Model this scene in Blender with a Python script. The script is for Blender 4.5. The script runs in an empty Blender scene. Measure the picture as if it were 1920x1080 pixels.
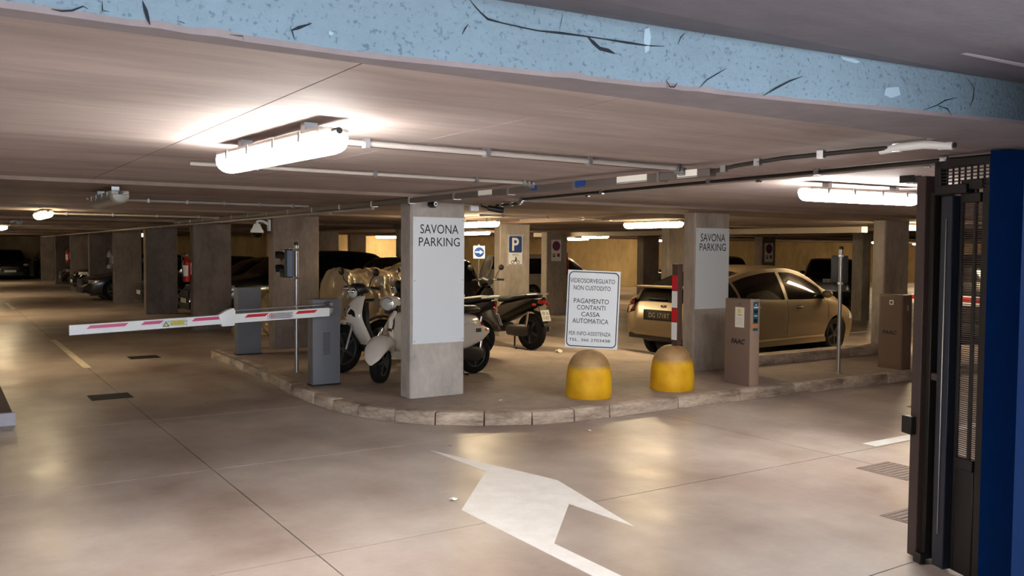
import bpy, bmesh, math, random
import numpy as np
from mathutils import Vector, Matrix, noise
random.seed(7)
PI = math.pi
scene = bpy.context.scene
C = scene.collection

# ------------------------------------------------------------------ camera
FPX, HEAD, PITCH, ROLL, EYE = 1644.18, .580280, .0440795, .0074679, 1.72
fwd = Vector((math.sin(HEAD)*math.cos(PITCH), math.cos(HEAD)*math.cos(PITCH), -math.sin(PITCH)))
rgt0 = Vector((math.cos(HEAD), -math.sin(HEAD), 0)); up0 = rgt0.cross(fwd)
rgt = rgt0*math.cos(ROLL) + up0*math.sin(ROLL); up = rgt.cross(fwd)
cam_d = bpy.data.cameras.new('camera'); cam = bpy.data.objects.new('camera', cam_d); C.objects.link(cam)
cam_d.sensor_width = 36; cam_d.lens = 36*FPX/1920; cam_d.clip_start = .05; cam_d.clip_end = 300
cam.matrix_world = Matrix(((rgt.x, up.x, -fwd.x, 0), (rgt.y, up.y, -fwd.y, 0), (rgt.z, up.z, -fwd.z, EYE), (0, 0, 0, 1)))
scene.camera = cam

# ------------------------------------------------------------------ world, exposure
w = bpy.data.worlds.new('overcast_sky'); scene.world = w; w.use_nodes = True
bg = w.node_tree.nodes['Background']; bg.inputs[0].default_value = (.80, .90, 1.0, 1); bg.inputs[1].default_value = 7.0
scene.view_settings.view_transform = 'Standard'; scene.view_settings.look = 'None'
scene.view_settings.gamma = 1; scene.view_settings.use_curve_mapping = False
scene.view_settings.exposure = 0.42
scene.cycles.max_bounces = 5; scene.cycles.diffuse_bounces = 4; scene.cycles.glossy_bounces = 2
scene.cycles.transmission_bounces = 3; scene.cycles.use_adaptive_sampling = True; scene.cycles.adaptive_threshold = .07; scene.cycles.caustics_reflective = False; scene.cycles.caustics_refractive = False
scene.cycles.sample_clamp_indirect = 6; scene.cycles.use_light_tree = False
LAMP = 82.0                      # radiance of a lit fluorescent diffuser
H = 2.25                         # ceiling height
I = .12                          # height of the raised island

# ------------------------------------------------------------------ materials
def lin(c): return tuple((x/12.92 if x <= .04045 else ((x+.055)/1.055)**2.4) for x in c)
def rgb(r, g, b): return lin((r/255, g/255, b/255))
MATS = {}
def mat(name, col, rough=.5, metal=0., spec=.5, var=0., scale=3., coat=0., emis=None, emis_s=0., trans=0., bump=0., bscale=40., dark=None, stretch=(1, 1, 1), rvar=0.):
    if name in MATS: return MATS[name]
    m = bpy.data.materials.new(name); m.use_nodes = True; nt = m.node_tree; p = nt.nodes['Principled BSDF']
    p.inputs['Base Color'].default_value = (*col, 1); p.inputs['Roughness'].default_value = rough
    p.inputs['Metallic'].default_value = metal; p.inputs['Specular IOR Level'].default_value = spec
    if coat: p.inputs['Coat Weight'].default_value = coat; p.inputs['Coat Roughness'].default_value = .08
    if trans: p.inputs['Transmission Weight'].default_value = trans
    if emis: p.inputs['Emission Color'].default_value = (*emis, 1); p.inputs['Emission Strength'].default_value = emis_s
    if var or bump or rvar:
        tc = nt.nodes.new('ShaderNodeTexCoord'); mp = nt.nodes.new('ShaderNodeMapping'); mp.inputs['Scale'].default_value = stretch
        nt.links.new(tc.outputs['Object'], mp.inputs['Vector'])
    if var or rvar:
        n1 = nt.nodes.new('ShaderNodeTexNoise'); n1.inputs['Scale'].default_value = scale; n1.inputs['Detail'].default_value = 8; n1.inputs['Roughness'].default_value = .62
        nt.links.new(mp.outputs[0], n1.inputs['Vector'])
    if var:
        n2 = nt.nodes.new('ShaderNodeTexNoise'); n2.inputs['Scale'].default_value = scale*7; n2.inputs['Detail'].default_value = 5
        nt.links.new(mp.outputs[0], n2.inputs['Vector'])
        mx = nt.nodes.new('ShaderNodeMath'); mx.operation = 'MULTIPLY_ADD'; mx.inputs[1].default_value = .35
        nt.links.new(n2.outputs[0], mx.inputs[0]); nt.links.new(n1.outputs[0], mx.inputs[2])
        r = nt.nodes.new('ShaderNodeValToRGB'); r.color_ramp.elements[0].position = .42; r.color_ramp.elements[1].position = .92
        d = dark if dark else tuple(x*(1-var) for x in col)
        r.color_ramp.elements[0].color = (*d, 1); r.color_ramp.elements[1].color = (*[min(1, x*(1+var*.35)) for x in col], 1)
        nt.links.new(mx.outputs[0], r.inputs[0]); nt.links.new(r.outputs[0], p.inputs['Base Color'])
    if rvar:
        mr = nt.nodes.new('ShaderNodeMapRange'); mr.inputs[1].default_value = .3; mr.inputs[2].default_value = .7
        mr.inputs[3].default_value = max(.02, rough-rvar); mr.inputs[4].default_value = rough+rvar
        nt.links.new(n1.outputs[0], mr.inputs[0]); nt.links.new(mr.outputs[0], p.inputs['Roughness'])
    if bump:
        nb = nt.nodes.new('ShaderNodeTexNoise'); nb.inputs['Scale'].default_value = bscale; nb.inputs['Detail'].default_value = 4
        nt.links.new(mp.outputs[0], nb.inputs['Vector'])
        b = nt.nodes.new('ShaderNodeBump'); b.inputs['Strength'].default_value = bump; b.inputs['Distance'].default_value = .01
        nt.links.new(nb.outputs[0], b.inputs['Height']); nt.links.new(b.outputs[0], p.inputs['Normal'])
    MATS[name] = m; return m

def stained_floor():
    m = mat('polished_concrete', rgb(196, 181, 166), rough=.40, spec=.5); nt = m.node_tree; p = nt.nodes['Principled BSDF']; L = nt.links.new
    tc = nt.nodes.new('ShaderNodeTexCoord')
    def noise(scale, detail, st, rough=.6):
        mp = nt.nodes.new('ShaderNodeMapping'); mp.inputs['Scale'].default_value = st; L(tc.outputs['Object'], mp.inputs[0])
        n = nt.nodes.new('ShaderNodeTexNoise'); n.inputs['Scale'].default_value = scale; n.inputs['Detail'].default_value = detail; n.inputs['Roughness'].default_value = rough
        L(mp.outputs[0], n.inputs[0]); return n
    def ramp(n, a, b, ca, cb):
        r = nt.nodes.new('ShaderNodeValToRGB'); e = r.color_ramp.elements; e[0].position = a; e[1].position = b; e[0].color = (*ca, 1); e[1].color = (*cb, 1)
        L(n.outputs[0], r.inputs[0]); return r
    def mul(a, b, f=1):
        x = nt.nodes.new('ShaderNodeMix'); x.data_type = 'RGBA'; x.blend_type = 'MULTIPLY'; x.inputs[0].default_value = f
        L(a.outputs['Color'] if 'Color' in a.outputs else a.outputs[2], x.inputs[6]); L(b.outputs['Color'], x.inputs[7]); return x
    base = ramp(noise(.5, 6, (1, 1, 1)),   .32, .68, rgb(150, 132, 122), rgb(217, 206, 197))
    n2 = ramp(noise(1.6, 8, (1, .4, 1), .6), .28, .66, (.74, .68, .63), (1, 1, 1))
    n3 = ramp(noise(30, 6, (.5, 1, 1), .7), .25, .75, (.84, .82, .8), (1, 1, 1))
    x = mul(base, n2, .75)
    y = nt.nodes.new('ShaderNodeMix'); y.data_type = 'RGBA'; y.blend_type = 'MULTIPLY'; y.inputs[0].default_value = .55
    L(x.outputs[2], y.inputs[6]); L(n3.outputs['Color'], y.inputs[7]); L(y.outputs[2], p.inputs['Base Color'])
    mr = nt.nodes.new('ShaderNodeMapRange'); mr.inputs[1].default_value = 0; mr.inputs[2].default_value = 1; mr.inputs[3].default_value = .14; mr.inputs[4].default_value = .60
    L(noise(1.7, 6, (1, .5, 1)).outputs[0], mr.inputs[0]); L(mr.outputs[0], p.inputs['Roughness'])
    b = nt.nodes.new('ShaderNodeBump'); b.inputs['Strength'].default_value = .05; b.inputs['Distance'].default_value = .01
    L(noise(5, 3, (1, .6, 1), .45).outputs[0], b.inputs['Height']); L(b.outputs[0], p.inputs['Normal'])
    return m
FLOOR = stained_floor()
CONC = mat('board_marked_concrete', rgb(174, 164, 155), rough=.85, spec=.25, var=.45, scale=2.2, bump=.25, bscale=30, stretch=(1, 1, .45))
CONC_D = mat('shaded_concrete_column', rgb(136, 124, 118), rough=.85, spec=.25, var=.45, scale=2.6, bump=.25, bscale=30, stretch=(1, 1, .5))  # darker copy of the column concrete, dim light put into its colour
CEIL = mat('shuttered_ceiling_concrete', rgb(172, 158, 153), rough=.8, spec=.3, var=.36, scale=1.5, bump=.2, bscale=16, stretch=(.28, 1.5, 1))
CEIL_D = mat('ceiling_edge_concrete', rgb(150, 132, 122), rough=.85, spec=.25, var=.3, scale=1.4, stretch=(1, .4, 1))
WALLC = mat('stained_wall_concrete', rgb(196, 172, 128), rough=.85, spec=.25, var=.4, scale=.8, bump=.2, stretch=(1, 1, .5))
ISL = mat('island_screed', rgb(168, 153, 143), rough=.7, spec=.3, var=.4, scale=1.1, bump=.15, bscale=40)
KERB = mat('worn_kerb_concrete', rgb(200, 184, 168), rough=.8, spec=.25, var=.6, scale=3.2, bump=.15, bscale=26, dark=rgb(104, 88, 78), stretch=(.7, .7, 2.5))
SOFFIT = mat('grey_soffit_plaster', rgb(112, 109, 116), rough=.9, spec=.2, var=.3, scale=1.2, bump=.15, stretch=(.5, 1.5, 1))
BEAMB = mat('beam_underside_plaster', rgb(138, 130, 134), rough=.9, spec=.2, var=.25, scale=2)
def blue_beam_mat():
    m = mat('pale_blue_painted_concrete', rgb(118, 139, 154), rough=.8, spec=.3, var=.16, scale=2.5, bump=.5, bscale=60); nt = m.node_tree; p = nt.nodes['Principled BSDF']
    # flaking and pin-hole pits in the paint
    src = p.inputs['Base Color'].links[0].from_socket
    tc = nt.nodes.new('ShaderNodeTexCoord'); n = nt.nodes.new('ShaderNodeTexNoise'); n.inputs['Scale'].default_value = 70; n.inputs['Detail'].default_value = 3
    nt.links.new(tc.outputs['Object'], n.inputs[0]); r = nt.nodes.new('ShaderNodeValToRGB'); r.color_ramp.elements[0].position = .30; r.color_ramp.elements[1].position = .42
    r.color_ramp.elements[0].color = (.45, .5, .55, 1); r.color_ramp.elements[1].color = (1, 1, 1, 1); nt.links.new(n.outputs[0], r.inputs[0])
    x = nt.nodes.new('ShaderNodeMix'); x.data_type = 'RGBA'; x.blend_type = 'MULTIPLY'; x.inputs[0].default_value = .8
    nt.links.new(src, x.inputs[6]); nt.links.new(r.outputs[0], x.inputs[7]); nt.links.new(x.outputs[2], p.inputs['Base Color']); return m
BLUEB = blue_beam_mat()
BLUEW = mat('deep_blue_wall_paint', rgb(4, 58, 124), rough=.8, spec=.15, var=.15, scale=2)
CRACK = mat('open_crack', rgb(28, 34, 44), rough=1)
CHIP = mat('bare_plaster_chip', rgb(150, 172, 188), rough=.9)
PAINT = mat('white_road_paint', rgb(250, 249, 247), rough=.5, var=.05, scale=6, dark=rgb(236, 232, 226))
PAINT_O = mat('worn_line_paint', rgb(236, 222, 196), rough=.6, var=.4, scale=9)
GREY = mat('blue_grey_cabinet_paint', rgb(110, 112, 120), rough=.45, spec=.5, var=.06, scale=5)
GREYD = mat('dark_grey_vent', rgb(82, 84, 92), rough=.6)
TAUPE = mat('taupe_machine_paint', rgb(124, 106, 96), rough=.45, var=.06, scale=5)
TAUPEL = mat('light_taupe_machine_edge', rgb(168, 146, 132), rough=.45)
WHITE = mat('white_enamel', rgb(232, 234, 236), rough=.4)
BOARD = mat('white_sign_board', rgb(222, 230, 238), rough=.35, spec=.4)
REDR = mat('red_reflective_tape', rgb(196, 24, 40), rough=.35)
PINKR = mat('pink_reflective_tape', rgb(206, 66, 120), rough=.35)
BLACK = mat('black_lettering', rgb(22, 22, 26), rough=.7)
DGREY = mat('charcoal_grey_lettering', rgb(60, 60, 66), rough=.7)
STEEL = mat('galvanised_steel', rgb(168, 168, 170), rough=.35, metal=.85)
CHROME = mat('chrome', rgb(220, 220, 222), rough=.12, metal=1)
BLKPL = mat('black_plastic', rgb(22, 21, 22), rough=.45)
BLKGL = mat('black_gloss', rgb(11, 11, 13), rough=.38, spec=.3)
RUBBER = mat('tyre_rubber', rgb(20, 19, 19), rough=.8, spec=.25)
ALLOY = mat('alloy_rim', rgb(150, 150, 152), rough=.3, metal=.8)
ALLOYD = mat('dull_alloy_rim', rgb(84, 84, 86), rough=.4, metal=.7)
GLASS = mat('tinted_car_glass', rgb(10, 11, 11), rough=.05, spec=.4)
YEL = mat('yellow_bollard_paint', rgb(226, 172, 22), rough=.6, var=.12, scale=5)
BOLTOP = mat('bare_bollard_concrete', rgb(176, 140, 88), rough=.8, var=.3, scale=6)
GATE = mat('black_gate_steel', rgb(30, 27, 27), rough=.5, spec=.4)
GATEB = mat('brown_lit_gate_steel', rgb(66, 54, 52), rough=.5, spec=.4)  # lighter copy of the gate steel, brown light on the post put into its colour
GATEN = mat('navy_black_gate_steel', rgb(30, 36, 50), rough=.4, spec=.5)
PIPE = mat('grey_pvc_conduit', rgb(176, 168, 162), rough=.5)
TRAY = mat('dark_steel_cable_tray', rgb(100, 92, 88), rough=.55, metal=.3)
CABLE = mat('black_cable_sheath', rgb(34, 30, 30), rough=.6)
LBOX = mat('lamp_housing', rgb(176, 168, 160), rough=.5)
def lamp_mat(n, c, k): return mat(n, (.9, .9, .88), rough=.4, emis=c, emis_s=LAMP*k)
LIT_N = lamp_mat('lit_diffuser_neutral', (1, .95, .90), 1.0)
LIT_W = lamp_mat('lit_diffuser_warm', (1, .78, .46), .85)
LIT_L = lamp_mat('lit_diffuser_lane', (1, .80, .50), .5)
UNLIT = mat('unlit_diffuser', rgb(150, 146, 140), rough=.35)
BLUEP = mat('blue_traffic_sign', rgb(20, 60, 130), rough=.4)
PLATE = mat('licence_plate_white', rgb(214, 214, 208), rough=.4)
REDL = mat('red_lamp_lens', rgb(160, 16, 16), rough=.2)
REDP = mat('red_extinguisher_paint', rgb(178, 24, 24), rough=.35)
ORANGE = mat('amber_lens', rgb(206, 96, 30), rough=.25)
HEADL = mat('headlight_lens', rgb(190, 194, 198), rough=.08, spec=.8)
CREAM = mat('pearl_white_scooter_paint', rgb(222, 214, 204), rough=.2, coat=.5)
SEATM = mat('black_vinyl_seat', rgb(24, 23, 24), rough=.55)
DGR = mat('graphite_panel', rgb(62, 58, 56), rough=.4)
TARP = mat('beige_plastic_tarpaulin', rgb(166, 146, 116), rough=.2, spec=.6, var=.2, scale=4)
GOLD = mat('champagne_car_paint', rgb(140, 122, 94), rough=.35, metal=.3, coat=.2)
DKCAR = mat('black_car_paint', rgb(18, 18, 20), rough=.2, coat=.6)
GRCAR = mat('graphite_car_paint', rgb(60, 62, 66), rough=.25, metal=.4, coat=.5)
SILV = mat('silver_car_paint', rgb(168, 166, 162), rough=.28, metal=.6, coat=.5)
PAPER = mat('white_paper', rgb(232, 230, 222), rough=.8)
TEAL = mat('teal_reader_panel', rgb(28, 96, 128), rough=.35)
YLAB = mat('yellow_label', rgb(226, 210, 110), rough=.6)
IRON = mat('cast_iron_grate', rgb(140, 124, 114), rough=.7, var=.3, scale=20)
IROND = mat('dark_drain_grate', rgb(48, 40, 36), rough=.8, var=.3, scale=20)

# ------------------------------------------------------------------ mesh helpers
class MB:
    def __init__(s): s.v = []; s.f = []
    def add(s, vs, fs):
        o = len(s.v); s.v += [tuple(x) for x in vs]; s.f += [tuple(i+o for i in q) for q in fs]; return s
    def box(s, x0, x1, y0, y1, z0, z1):
        return s.add([(x0, y0, z0), (x1, y0, z0), (x1, y1, z0), (x0, y1, z0), (x0, y0, z1), (x1, y0, z1), (x1, y1, z1), (x0, y1, z1)],
                     [(3, 2, 1, 0), (4, 5, 6, 7), (0, 1, 5, 4), (1, 2, 6, 5), (2, 3, 7, 6), (3, 0, 4, 7)])
    def prism(s, poly, z0, z1):
        n = len(poly); return s.add([(x, y, z0) for x, y in poly]+[(x, y, z1) for x, y in poly],
            [tuple(range(n-1, -1, -1)), tuple(range(n, 2*n))]+[(i, (i+1) % n, n+(i+1) % n, n+i) for i in range(n)])
    def slab(s, pts, n):            # planar polygon of 3D points extruded by vector n
        k = len(pts); n = Vector(n); return s.add([tuple(p) for p in pts]+[tuple(Vector(p)+n) for p in pts],
            [tuple(range(k-1, -1, -1)), tuple(range(k, 2*k))]+[(i, (i+1) % k, k+(i+1) % k, k+i) for i in range(k)])
    def tube(s, path, r, n=10, caps=True):
        P = [Vector(p) for p in path]; rs = r if isinstance(r, (list, tuple)) else [r]*len(P); o = len(s.v); ref = None
        for i, p in enumerate(P):
            t = (P[min(i+1, len(P)-1)]-P[max(i-1, 0)]).normalized()
            if ref is None: ref = t.orthogonal().normalized()
            a = (ref-t*ref.dot(t)).normalized(); ref = a; b = t.cross(a)
            for k in range(n):
                q = p+(a*math.cos(2*PI*k/n)+b*math.sin(2*PI*k/n))*rs[i]; s.v.append(tuple(q))
        for i in range(len(P)-1):
            for k in range(n): s.f.append((o+i*n+k, o+i*n+(k+1) % n, o+(i+1)*n+(k+1) % n, o+(i+1)*n+k))
        if caps: s.f.append(tuple(o+k for k in range(n-1, -1, -1))); s.f.append(tuple(o+(len(P)-1)*n+k for k in range(n)))
        return s
    def lathe(s, prof, c=(0, 0, 0), ax='z', n=24, close=False):   # prof: (r, h)
        o = len(s.v); m = len(prof)
        for r, h in prof:
            for k in range(n):
                a = 2*PI*k/n; u, v = r*math.cos(a), r*math.sin(a)
                p = (u, v, h) if ax == 'z' else ((v, h, u) if ax == 'y' else (h, u, v))
                s.v.append((c[0]+p[0], c[1]+p[1], c[2]+p[2]))
        rng = m if close else m-1
        for i in range(rng):
            for k in range(n):
                j = (i+1) % m; s.f.append((o+i*n+k, o+i*n+(k+1) % n, o+j*n+(k+1) % n, o+j*n+k))
        if not close:
            s.f.append(tuple(o+k for k in range(n-1, -1, -1))); s.f.append(tuple(o+(m-1)*n+k for k in range(n)))
        return s
    def ell(s, c, r, nu=14, nv=8):
        pr = []
        o = len(s.v)
        for i in range(nv+1):
            t = -PI/2+PI*i/nv
            for k in range(nu):
                a = 2*PI*k/nu; s.v.append((c[0]+r[0]*math.cos(t)*math.cos(a), c[1]+r[1]*math.cos(t)*math.sin(a), c[2]+r[2]*math.sin(t)))
        for i in range(nv):
            for k in range(nu): s.f.append((o+i*nu+k, o+i*nu+(k+1) % nu, o+(i+1)*nu+(k+1) % nu, o+(i+1)*nu+k))
        return s
    def grid(s, fn, nu, nv, flip=False):
        o = len(s.v)
        for i in range(nu+1):
            for j in range(nv+1): s.v.append(tuple(fn(i/nu, j/nv)))
        for i in range(nu):
            for j in range(nv):
                q = (o+i*(nv+1)+j, o+(i+1)*(nv+1)+j, o+(i+1)*(nv+1)+j+1, o+i*(nv+1)+j+1); s.f.append(q[::-1] if flip else q)
        return s
    def loft(s, secs):              # list of rings (same length), closed rings, capped
        o = len(s.v); n = len(secs[0])
        for r in secs: s.v += [tuple(p) for p in r]
        for i in range(len(secs)-1):
            for k in range(n): s.f.append((o+i*n+k, o+i*n+(k+1) % n, o+(i+1)*n+(k+1) % n, o+(i+1)*n+k))
        s.f.append(tuple(o+k for k in range(n-1, -1, -1))); s.f.append(tuple(o+(len(secs)-1)*n+k for k in range(n))); return s
    def xf(s, M): s.v = [tuple(M @ Vector(p)) for p in s.v]; return s
    def mesh(s, name, m, smooth=None, bevel=0, seg=2):
        me = bpy.data.meshes.new(name); me.from_pydata(s.v, [], s.f)
        bm = bmesh.new(); bm.from_mesh(me)
        bmesh.ops.remove_doubles(bm, verts=bm.verts, dist=1e-6); bmesh.ops.recalc_face_normals(bm, faces=bm.faces)
        if bevel:
            es = [e for e in bm.edges if len(e.link_faces) == 2 and e.calc_face_angle(0) > .5]
            bmesh.ops.bevel(bm, geom=es, offset=bevel, segments=seg, profile=.6, affect='EDGES', clamp_overlap=True)
        bm.to_mesh(me); bm.free()
        if m: me.materials.append(m)
        if smooth or bevel:
            me.shade_smooth(); me.set_sharp_from_angle(angle=math.radians(smooth or 40))
        return me
    def build(s, name, m, parent=None, smooth=None, bevel=0, seg=2):
        o = bpy.data.objects.new(name, s.mesh(name, m, smooth, bevel, seg)); C.objects.link(o)
        if parent is not None: o.parent = parent
        return o
def place(me, name, parent=None, loc=(0, 0, 0), rot=(0, 0, 0), scale=None):
    o = bpy.data.objects.new(name, me); C.objects.link(o); o.location = loc; o.rotation_euler = rot
    if scale: o.scale = scale
    if parent is not None: o.parent = parent
    return o
def tag(o, label=None, cat=None, group=None, kind=None):
    for k, v in (('label', label), ('category', cat), ('group', group), ('kind', kind)):
        if v: o[k] = v
    return o
def thing(name, label, cat, loc=(0, 0, 0), rz=0, group=None, rx=0, ry=0):
    o = bpy.data.objects.new(name, None); C.objects.link(o); o.location = loc; o.rotation_euler = (rx, ry, rz); o.empty_display_size = .1
    return tag(o, label, cat, group)
def struct(o, label=None): o['kind'] = 'structure'; 
def text(s, m, parent, o, r, u, wd, ht, name='lettering', italic=0, bold=0):
    """flat printed line of text: centre o, right r, up u, fitted to width wd and height ht"""
    cu = bpy.data.curves.new('t', 'FONT'); cu.body = s; cu.align_x = 'CENTER'; cu.shear = italic; cu.resolution_u = 3; cu.offset = bold
    ob = bpy.data.objects.new('t', cu); me = bpy.data.meshes.new_from_object(ob); bpy.data.objects.remove(ob); bpy.data.curves.remove(cu)
    co = np.array([v.co[:] for v in me.vertices]); lo, hi = co.min(0), co.max(0); r, u, o = Vector(r), Vector(u), Vector(o)
    for v in me.vertices:
        x = ((v.co.x-lo[0])/(hi[0]-lo[0])-.5)*wd; y = ((v.co.y-lo[1])/(hi[1]-lo[1])-.5)*ht; v.co = o+r*x+u*y
    me.materials.clear(); me.materials.append(m); me.name = name
    ob = bpy.data.objects.new(name, me); C.objects.link(ob); ob.parent = parent
    if ' ' in s: ob['kind'] = 'stuff'
    return ob
def herm(pts):
    xs = np.array([p[0] for p in pts], float); ys = np.array([p[1] for p in pts], float); d = np.diff(ys)/np.diff(xs); m = np.zeros(len(xs))
    m[0], m[-1] = d[0], d[-1]
    for i in range(1, len(xs)-1): m[i] = 0 if d[i-1]*d[i] <= 0 else 2*d[i-1]*d[i]/(d[i-1]+d[i])
    def f(x):
        x = min(max(x, xs[0]), xs[-1]); i = min(max(int(np.searchsorted(xs, x))-1, 0), len(xs)-2); h = xs[i+1]-xs[i]; t = (x-xs[i])/h
        return float((2*t**3-3*t*t+1)*ys[i]+(t**3-2*t*t+t)*h*m[i]+(-2*t**3+3*t*t)*ys[i+1]+(t**3-t*t)*h*m[i+1])
    return f

# ================================================================== SETTING
# floor: dark bed with separate slabs laid on it
bed = MB().box(-8, 47, -9, 57, -.3, -.012).build('floor', mat('slab_joint_bed', rgb(70, 60, 54), rough=1)); tag(bed, kind='structure')
XB = [-8, -2.6, 1.755, 6.32, 11.0, 20, 47]; YB = [-9, -2, .6, 2.79, 4.64, 6.88, 9.15]
for i in range(len(XB)-1):
    for j in range(len(YB)-1):
        g = .004
        MB().box(XB[i]+g, XB[i+1]-g, YB[j]+g, YB[j+1]-g, -.02, 0).build('floor_slab', FLOOR, bed)
for x0, x1 in ((-8, 1.755), (1.755, 20), (20, 47)): MB().box(x0+.004, x1-.004, 9.154, 57, -.02, 0).build('floor_slab', FLOOR, bed)

# ceiling: far slab, near shutter panels, shallow bands over the column rows
ceil = MB().box(-8, 47, 7.66, 57, H, H+.5).build('ceiling', CEIL); tag(ceil, kind='structure')
MB().box(-8, 47, 2.19, 7.66, H+.02, H+.5).build('ceiling_back', mat('shutter_joint', rgb(110, 92, 80), rough=1), ceil)
px = [1.03+.98*k for k in range(-3, 13)]
for a, b in zip(px[:-1], px[1:]):
    MB().box(a+.003, b-.003, 2.19, 7.655, H, H+.04).build('ceiling_panel', CEIL, ceil)
MB().box(-8, px[0]-.004, 2.19, 7.655, H, H+.04).build('ceiling_panel', CEIL, ceil)
MB().box(px[-1]+.004, 47, 2.19, 7.655, H, H+.04).build('ceiling_panel', CEIL, ceil)
for y0, y1, d in ((7.66, 8.9, .03), (12.9, 14.1, .03), (18.0, 19.2, .05), (23.1, 24.3, .05), (28.1, 29.3, .05), (33, 34.2, .05)):
    MB().box(-8, 47, y0, y1, H-d, H+.01).build('ceiling_band', CEIL_D, ceil)
for x0, y0, y1 in ((8.6, 9.2, 31), (13.0, 14.2, 31), (17.0, 9.2, 31), (21.5, 14.2, 31)):
    MB().box(x0, x0+.6, y0, y1, H-.07, H+.01).build('ceiling_rib', CEIL_D, ceil)
# outer soffit above the entrance
sof = MB().slab([(-8, 2.2, 2.43), (1.3, 2.06, 2.40), (3.5, 1.74, 2.36), (3.72, 1.7, 2.355), (2.6, -1.4, 2.37), (-8, -1.4, 2.44)], (0, 0, .5)).build('ceiling_outer', SOFFIT); tag(sof, kind='structure')
MB().slab([(-2, 1.79, 2.415), (1.86, 1.69, 2.382), (3.3, 1.57, 2.355), (3.3, 1.55, 2.355), (1.86, 1.665, 2.382), (-2, 1.76, 2.415)], (0, 0, .04)).build('shutter_ridge', mat('pale_shutter_ridge', rgb(168, 160, 166), rough=.9), sof)

# entrance beam with chipped lower edge
random.seed(3)
fl = [(-8, 2.12), (-2.5, 2.11)]
bx = [(-1.2, 2.105), (.12, 2.10), (.45, 2.105), (.87, 2.11), (1.18, 2.07), (2.15, 1.94), (3.42, 1.745), (3.75, 1.70)]
fb = herm(bx)
def beam_mesh():
    m = MB(); N = 150; xs = [-6+(9.74)*i/N for i in range(N+1)]; rows = []
    for x in xs:
        y = fb(max(x, -1.2)); j = random.uniform(-.0015, .0015); c = .006 if random.random() < .10 else 0
        zt = 2.43 if x < 1.3 else 2.40-(x-1.3)*.019
        zt = zt+.03
        rows.append([(x, y, zt), (x, y, 2.30), (x, y+.001, 2.222+j+c), (x, y+.012, 2.21+c*.5), (x, max(2.185, y+.05), 2.209), (x, max(2.185, y+.05)+.005, 2.27), (x, max(2.2, y+.06), zt)])
    o = 0
    for r in rows: m.v += r
    k = 7
    for i in range(N):
        for q in range(k): m.f.append((i*k+q, (i+1)*k+q, (i+1)*k+(q+1) % k, i*k+(q+1) % k))
    m.f.append(tuple(range(k))); m.f.append(tuple(N*k+q for q in range(k-1, -1, -1)))
    return m
bm_ = beam_mesh(); beam = bm_.build('trim_1', BLUEB, smooth=30); tag(beam, kind='structure')
beam.data.materials.append(BEAMB)
for p in beam.data.polygons:
    if p.normal.z < -.55: p.material_index = 1
def on_beam(x, z): return Vector((x, fb(x)-.0015, z))
# cracks and chips in the paint (pixel-measured places turned into points on the face)
def ray_face(pxx, pyy):
    d = fwd+rgt*((pxx-960)/FPX)+up*((540-pyy)/FPX); t = 1.0
    for _ in range(40):
        p = Vector((0, 0, EYE))+d*t; t += (fb(min(max(p.x, -1.2), 3.75))-p.y)/d.y*.9
    p = Vector((0, 0, EYE))+d*t; return p.x, p.z
def crack(pts, wd):
    P = [on_beam(*ray_face(*q)) for q in pts]; m = MB(); n = len(P); L = []; R = []
    for i, p in enumerate(P):
        t = (P[min(i+1, n-1)]-P[max(i-1, 0)]).normalized(); nn = Vector((0, -1, 0)); s = t.cross(nn).normalized(); h = wd*(.25 if i in (0, n-1) else random.uniform(.6, 1.3))/2
        L.append(p+s*h); R.append(p-s*h)
    m.v = [tuple(p) for p in L+R]; m.f = [(i, i+1, n+i+1, n+i) for i in range(n-1)]
    return m.build('crack', CRACK, beam)
crack([(881, 0), (890, 12), (902, 25), (914, 36), (940, 43), (975, 51), (1010, 58), (1050, 62), (1096, 68), (1130, 73), (1175, 80), (1215, 86), (1245, 87)], .006)
crack([(1100, 68), (1112, 80), (1124, 91), (1140, 95), (1153, 101)], .010)
crack([(267, 2), (273, 20), (277, 35), (281, 47)], .007)
crack([(584, 44), (560, 52), (547, 57), (552, 74)], .007)
crack([(191, 2), (192, 20), (205, 22)], .003); crack([(96, 17), (115, 21), (135, 20), (156, 12), (165, 17)], .004)
crack([(1505, 143), (1480, 152), (1455, 165), (1430, 180)], .005); crack([(1815, 150), (1826, 165), (1824, 185), (1818, 200)], .008)
crack([(1730, 207), (1755, 198), (1772, 188), (1795, 183)], .004); crack([(1757, 198), (1776, 204), (1784, 217)], .006)
crack([(1248, 150), (1256, 163), (1264, 163), (1270, 155)], .006); crack([(1310, 166), (1325, 150), (1345, 138), (1362, 128)], .003)
crack([(866, 65), (872, 53), (878, 45)], .005); crack([(885, 118), (892, 112)], .004); crack([(1124, 28), (1126, 60)], .002)
crack([(1048, 60), (1052, 40), (1055, 25)], .002); crack([(1270, 85), (1276, 70), (1284, 62)], .004)
crack([(430, 65), (455, 68), (456, 76)], .003); crack([(336, 40), (346, 44)], .006)
for pl in ([(1208, 55), (1217, 52), (1220, 70), (1216, 95), (1209, 100), (1206, 75)], [(1576, 106), (1600, 110), (1613, 116), (1605, 119), (1580, 112)], [(1660, 165), (1684, 163), (1688, 178), (1670, 184), (1657, 178)], [(617, 58), (625, 62), (622, 67), (616, 64)]):
    P = [on_beam(*ray_face(*q)) for q in pl]; m = MB(); m.v = [tuple(p) for p in P]; m.f = [tuple(range(len(P)))]; m.build('paint_chip', CHIP, beam)

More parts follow.
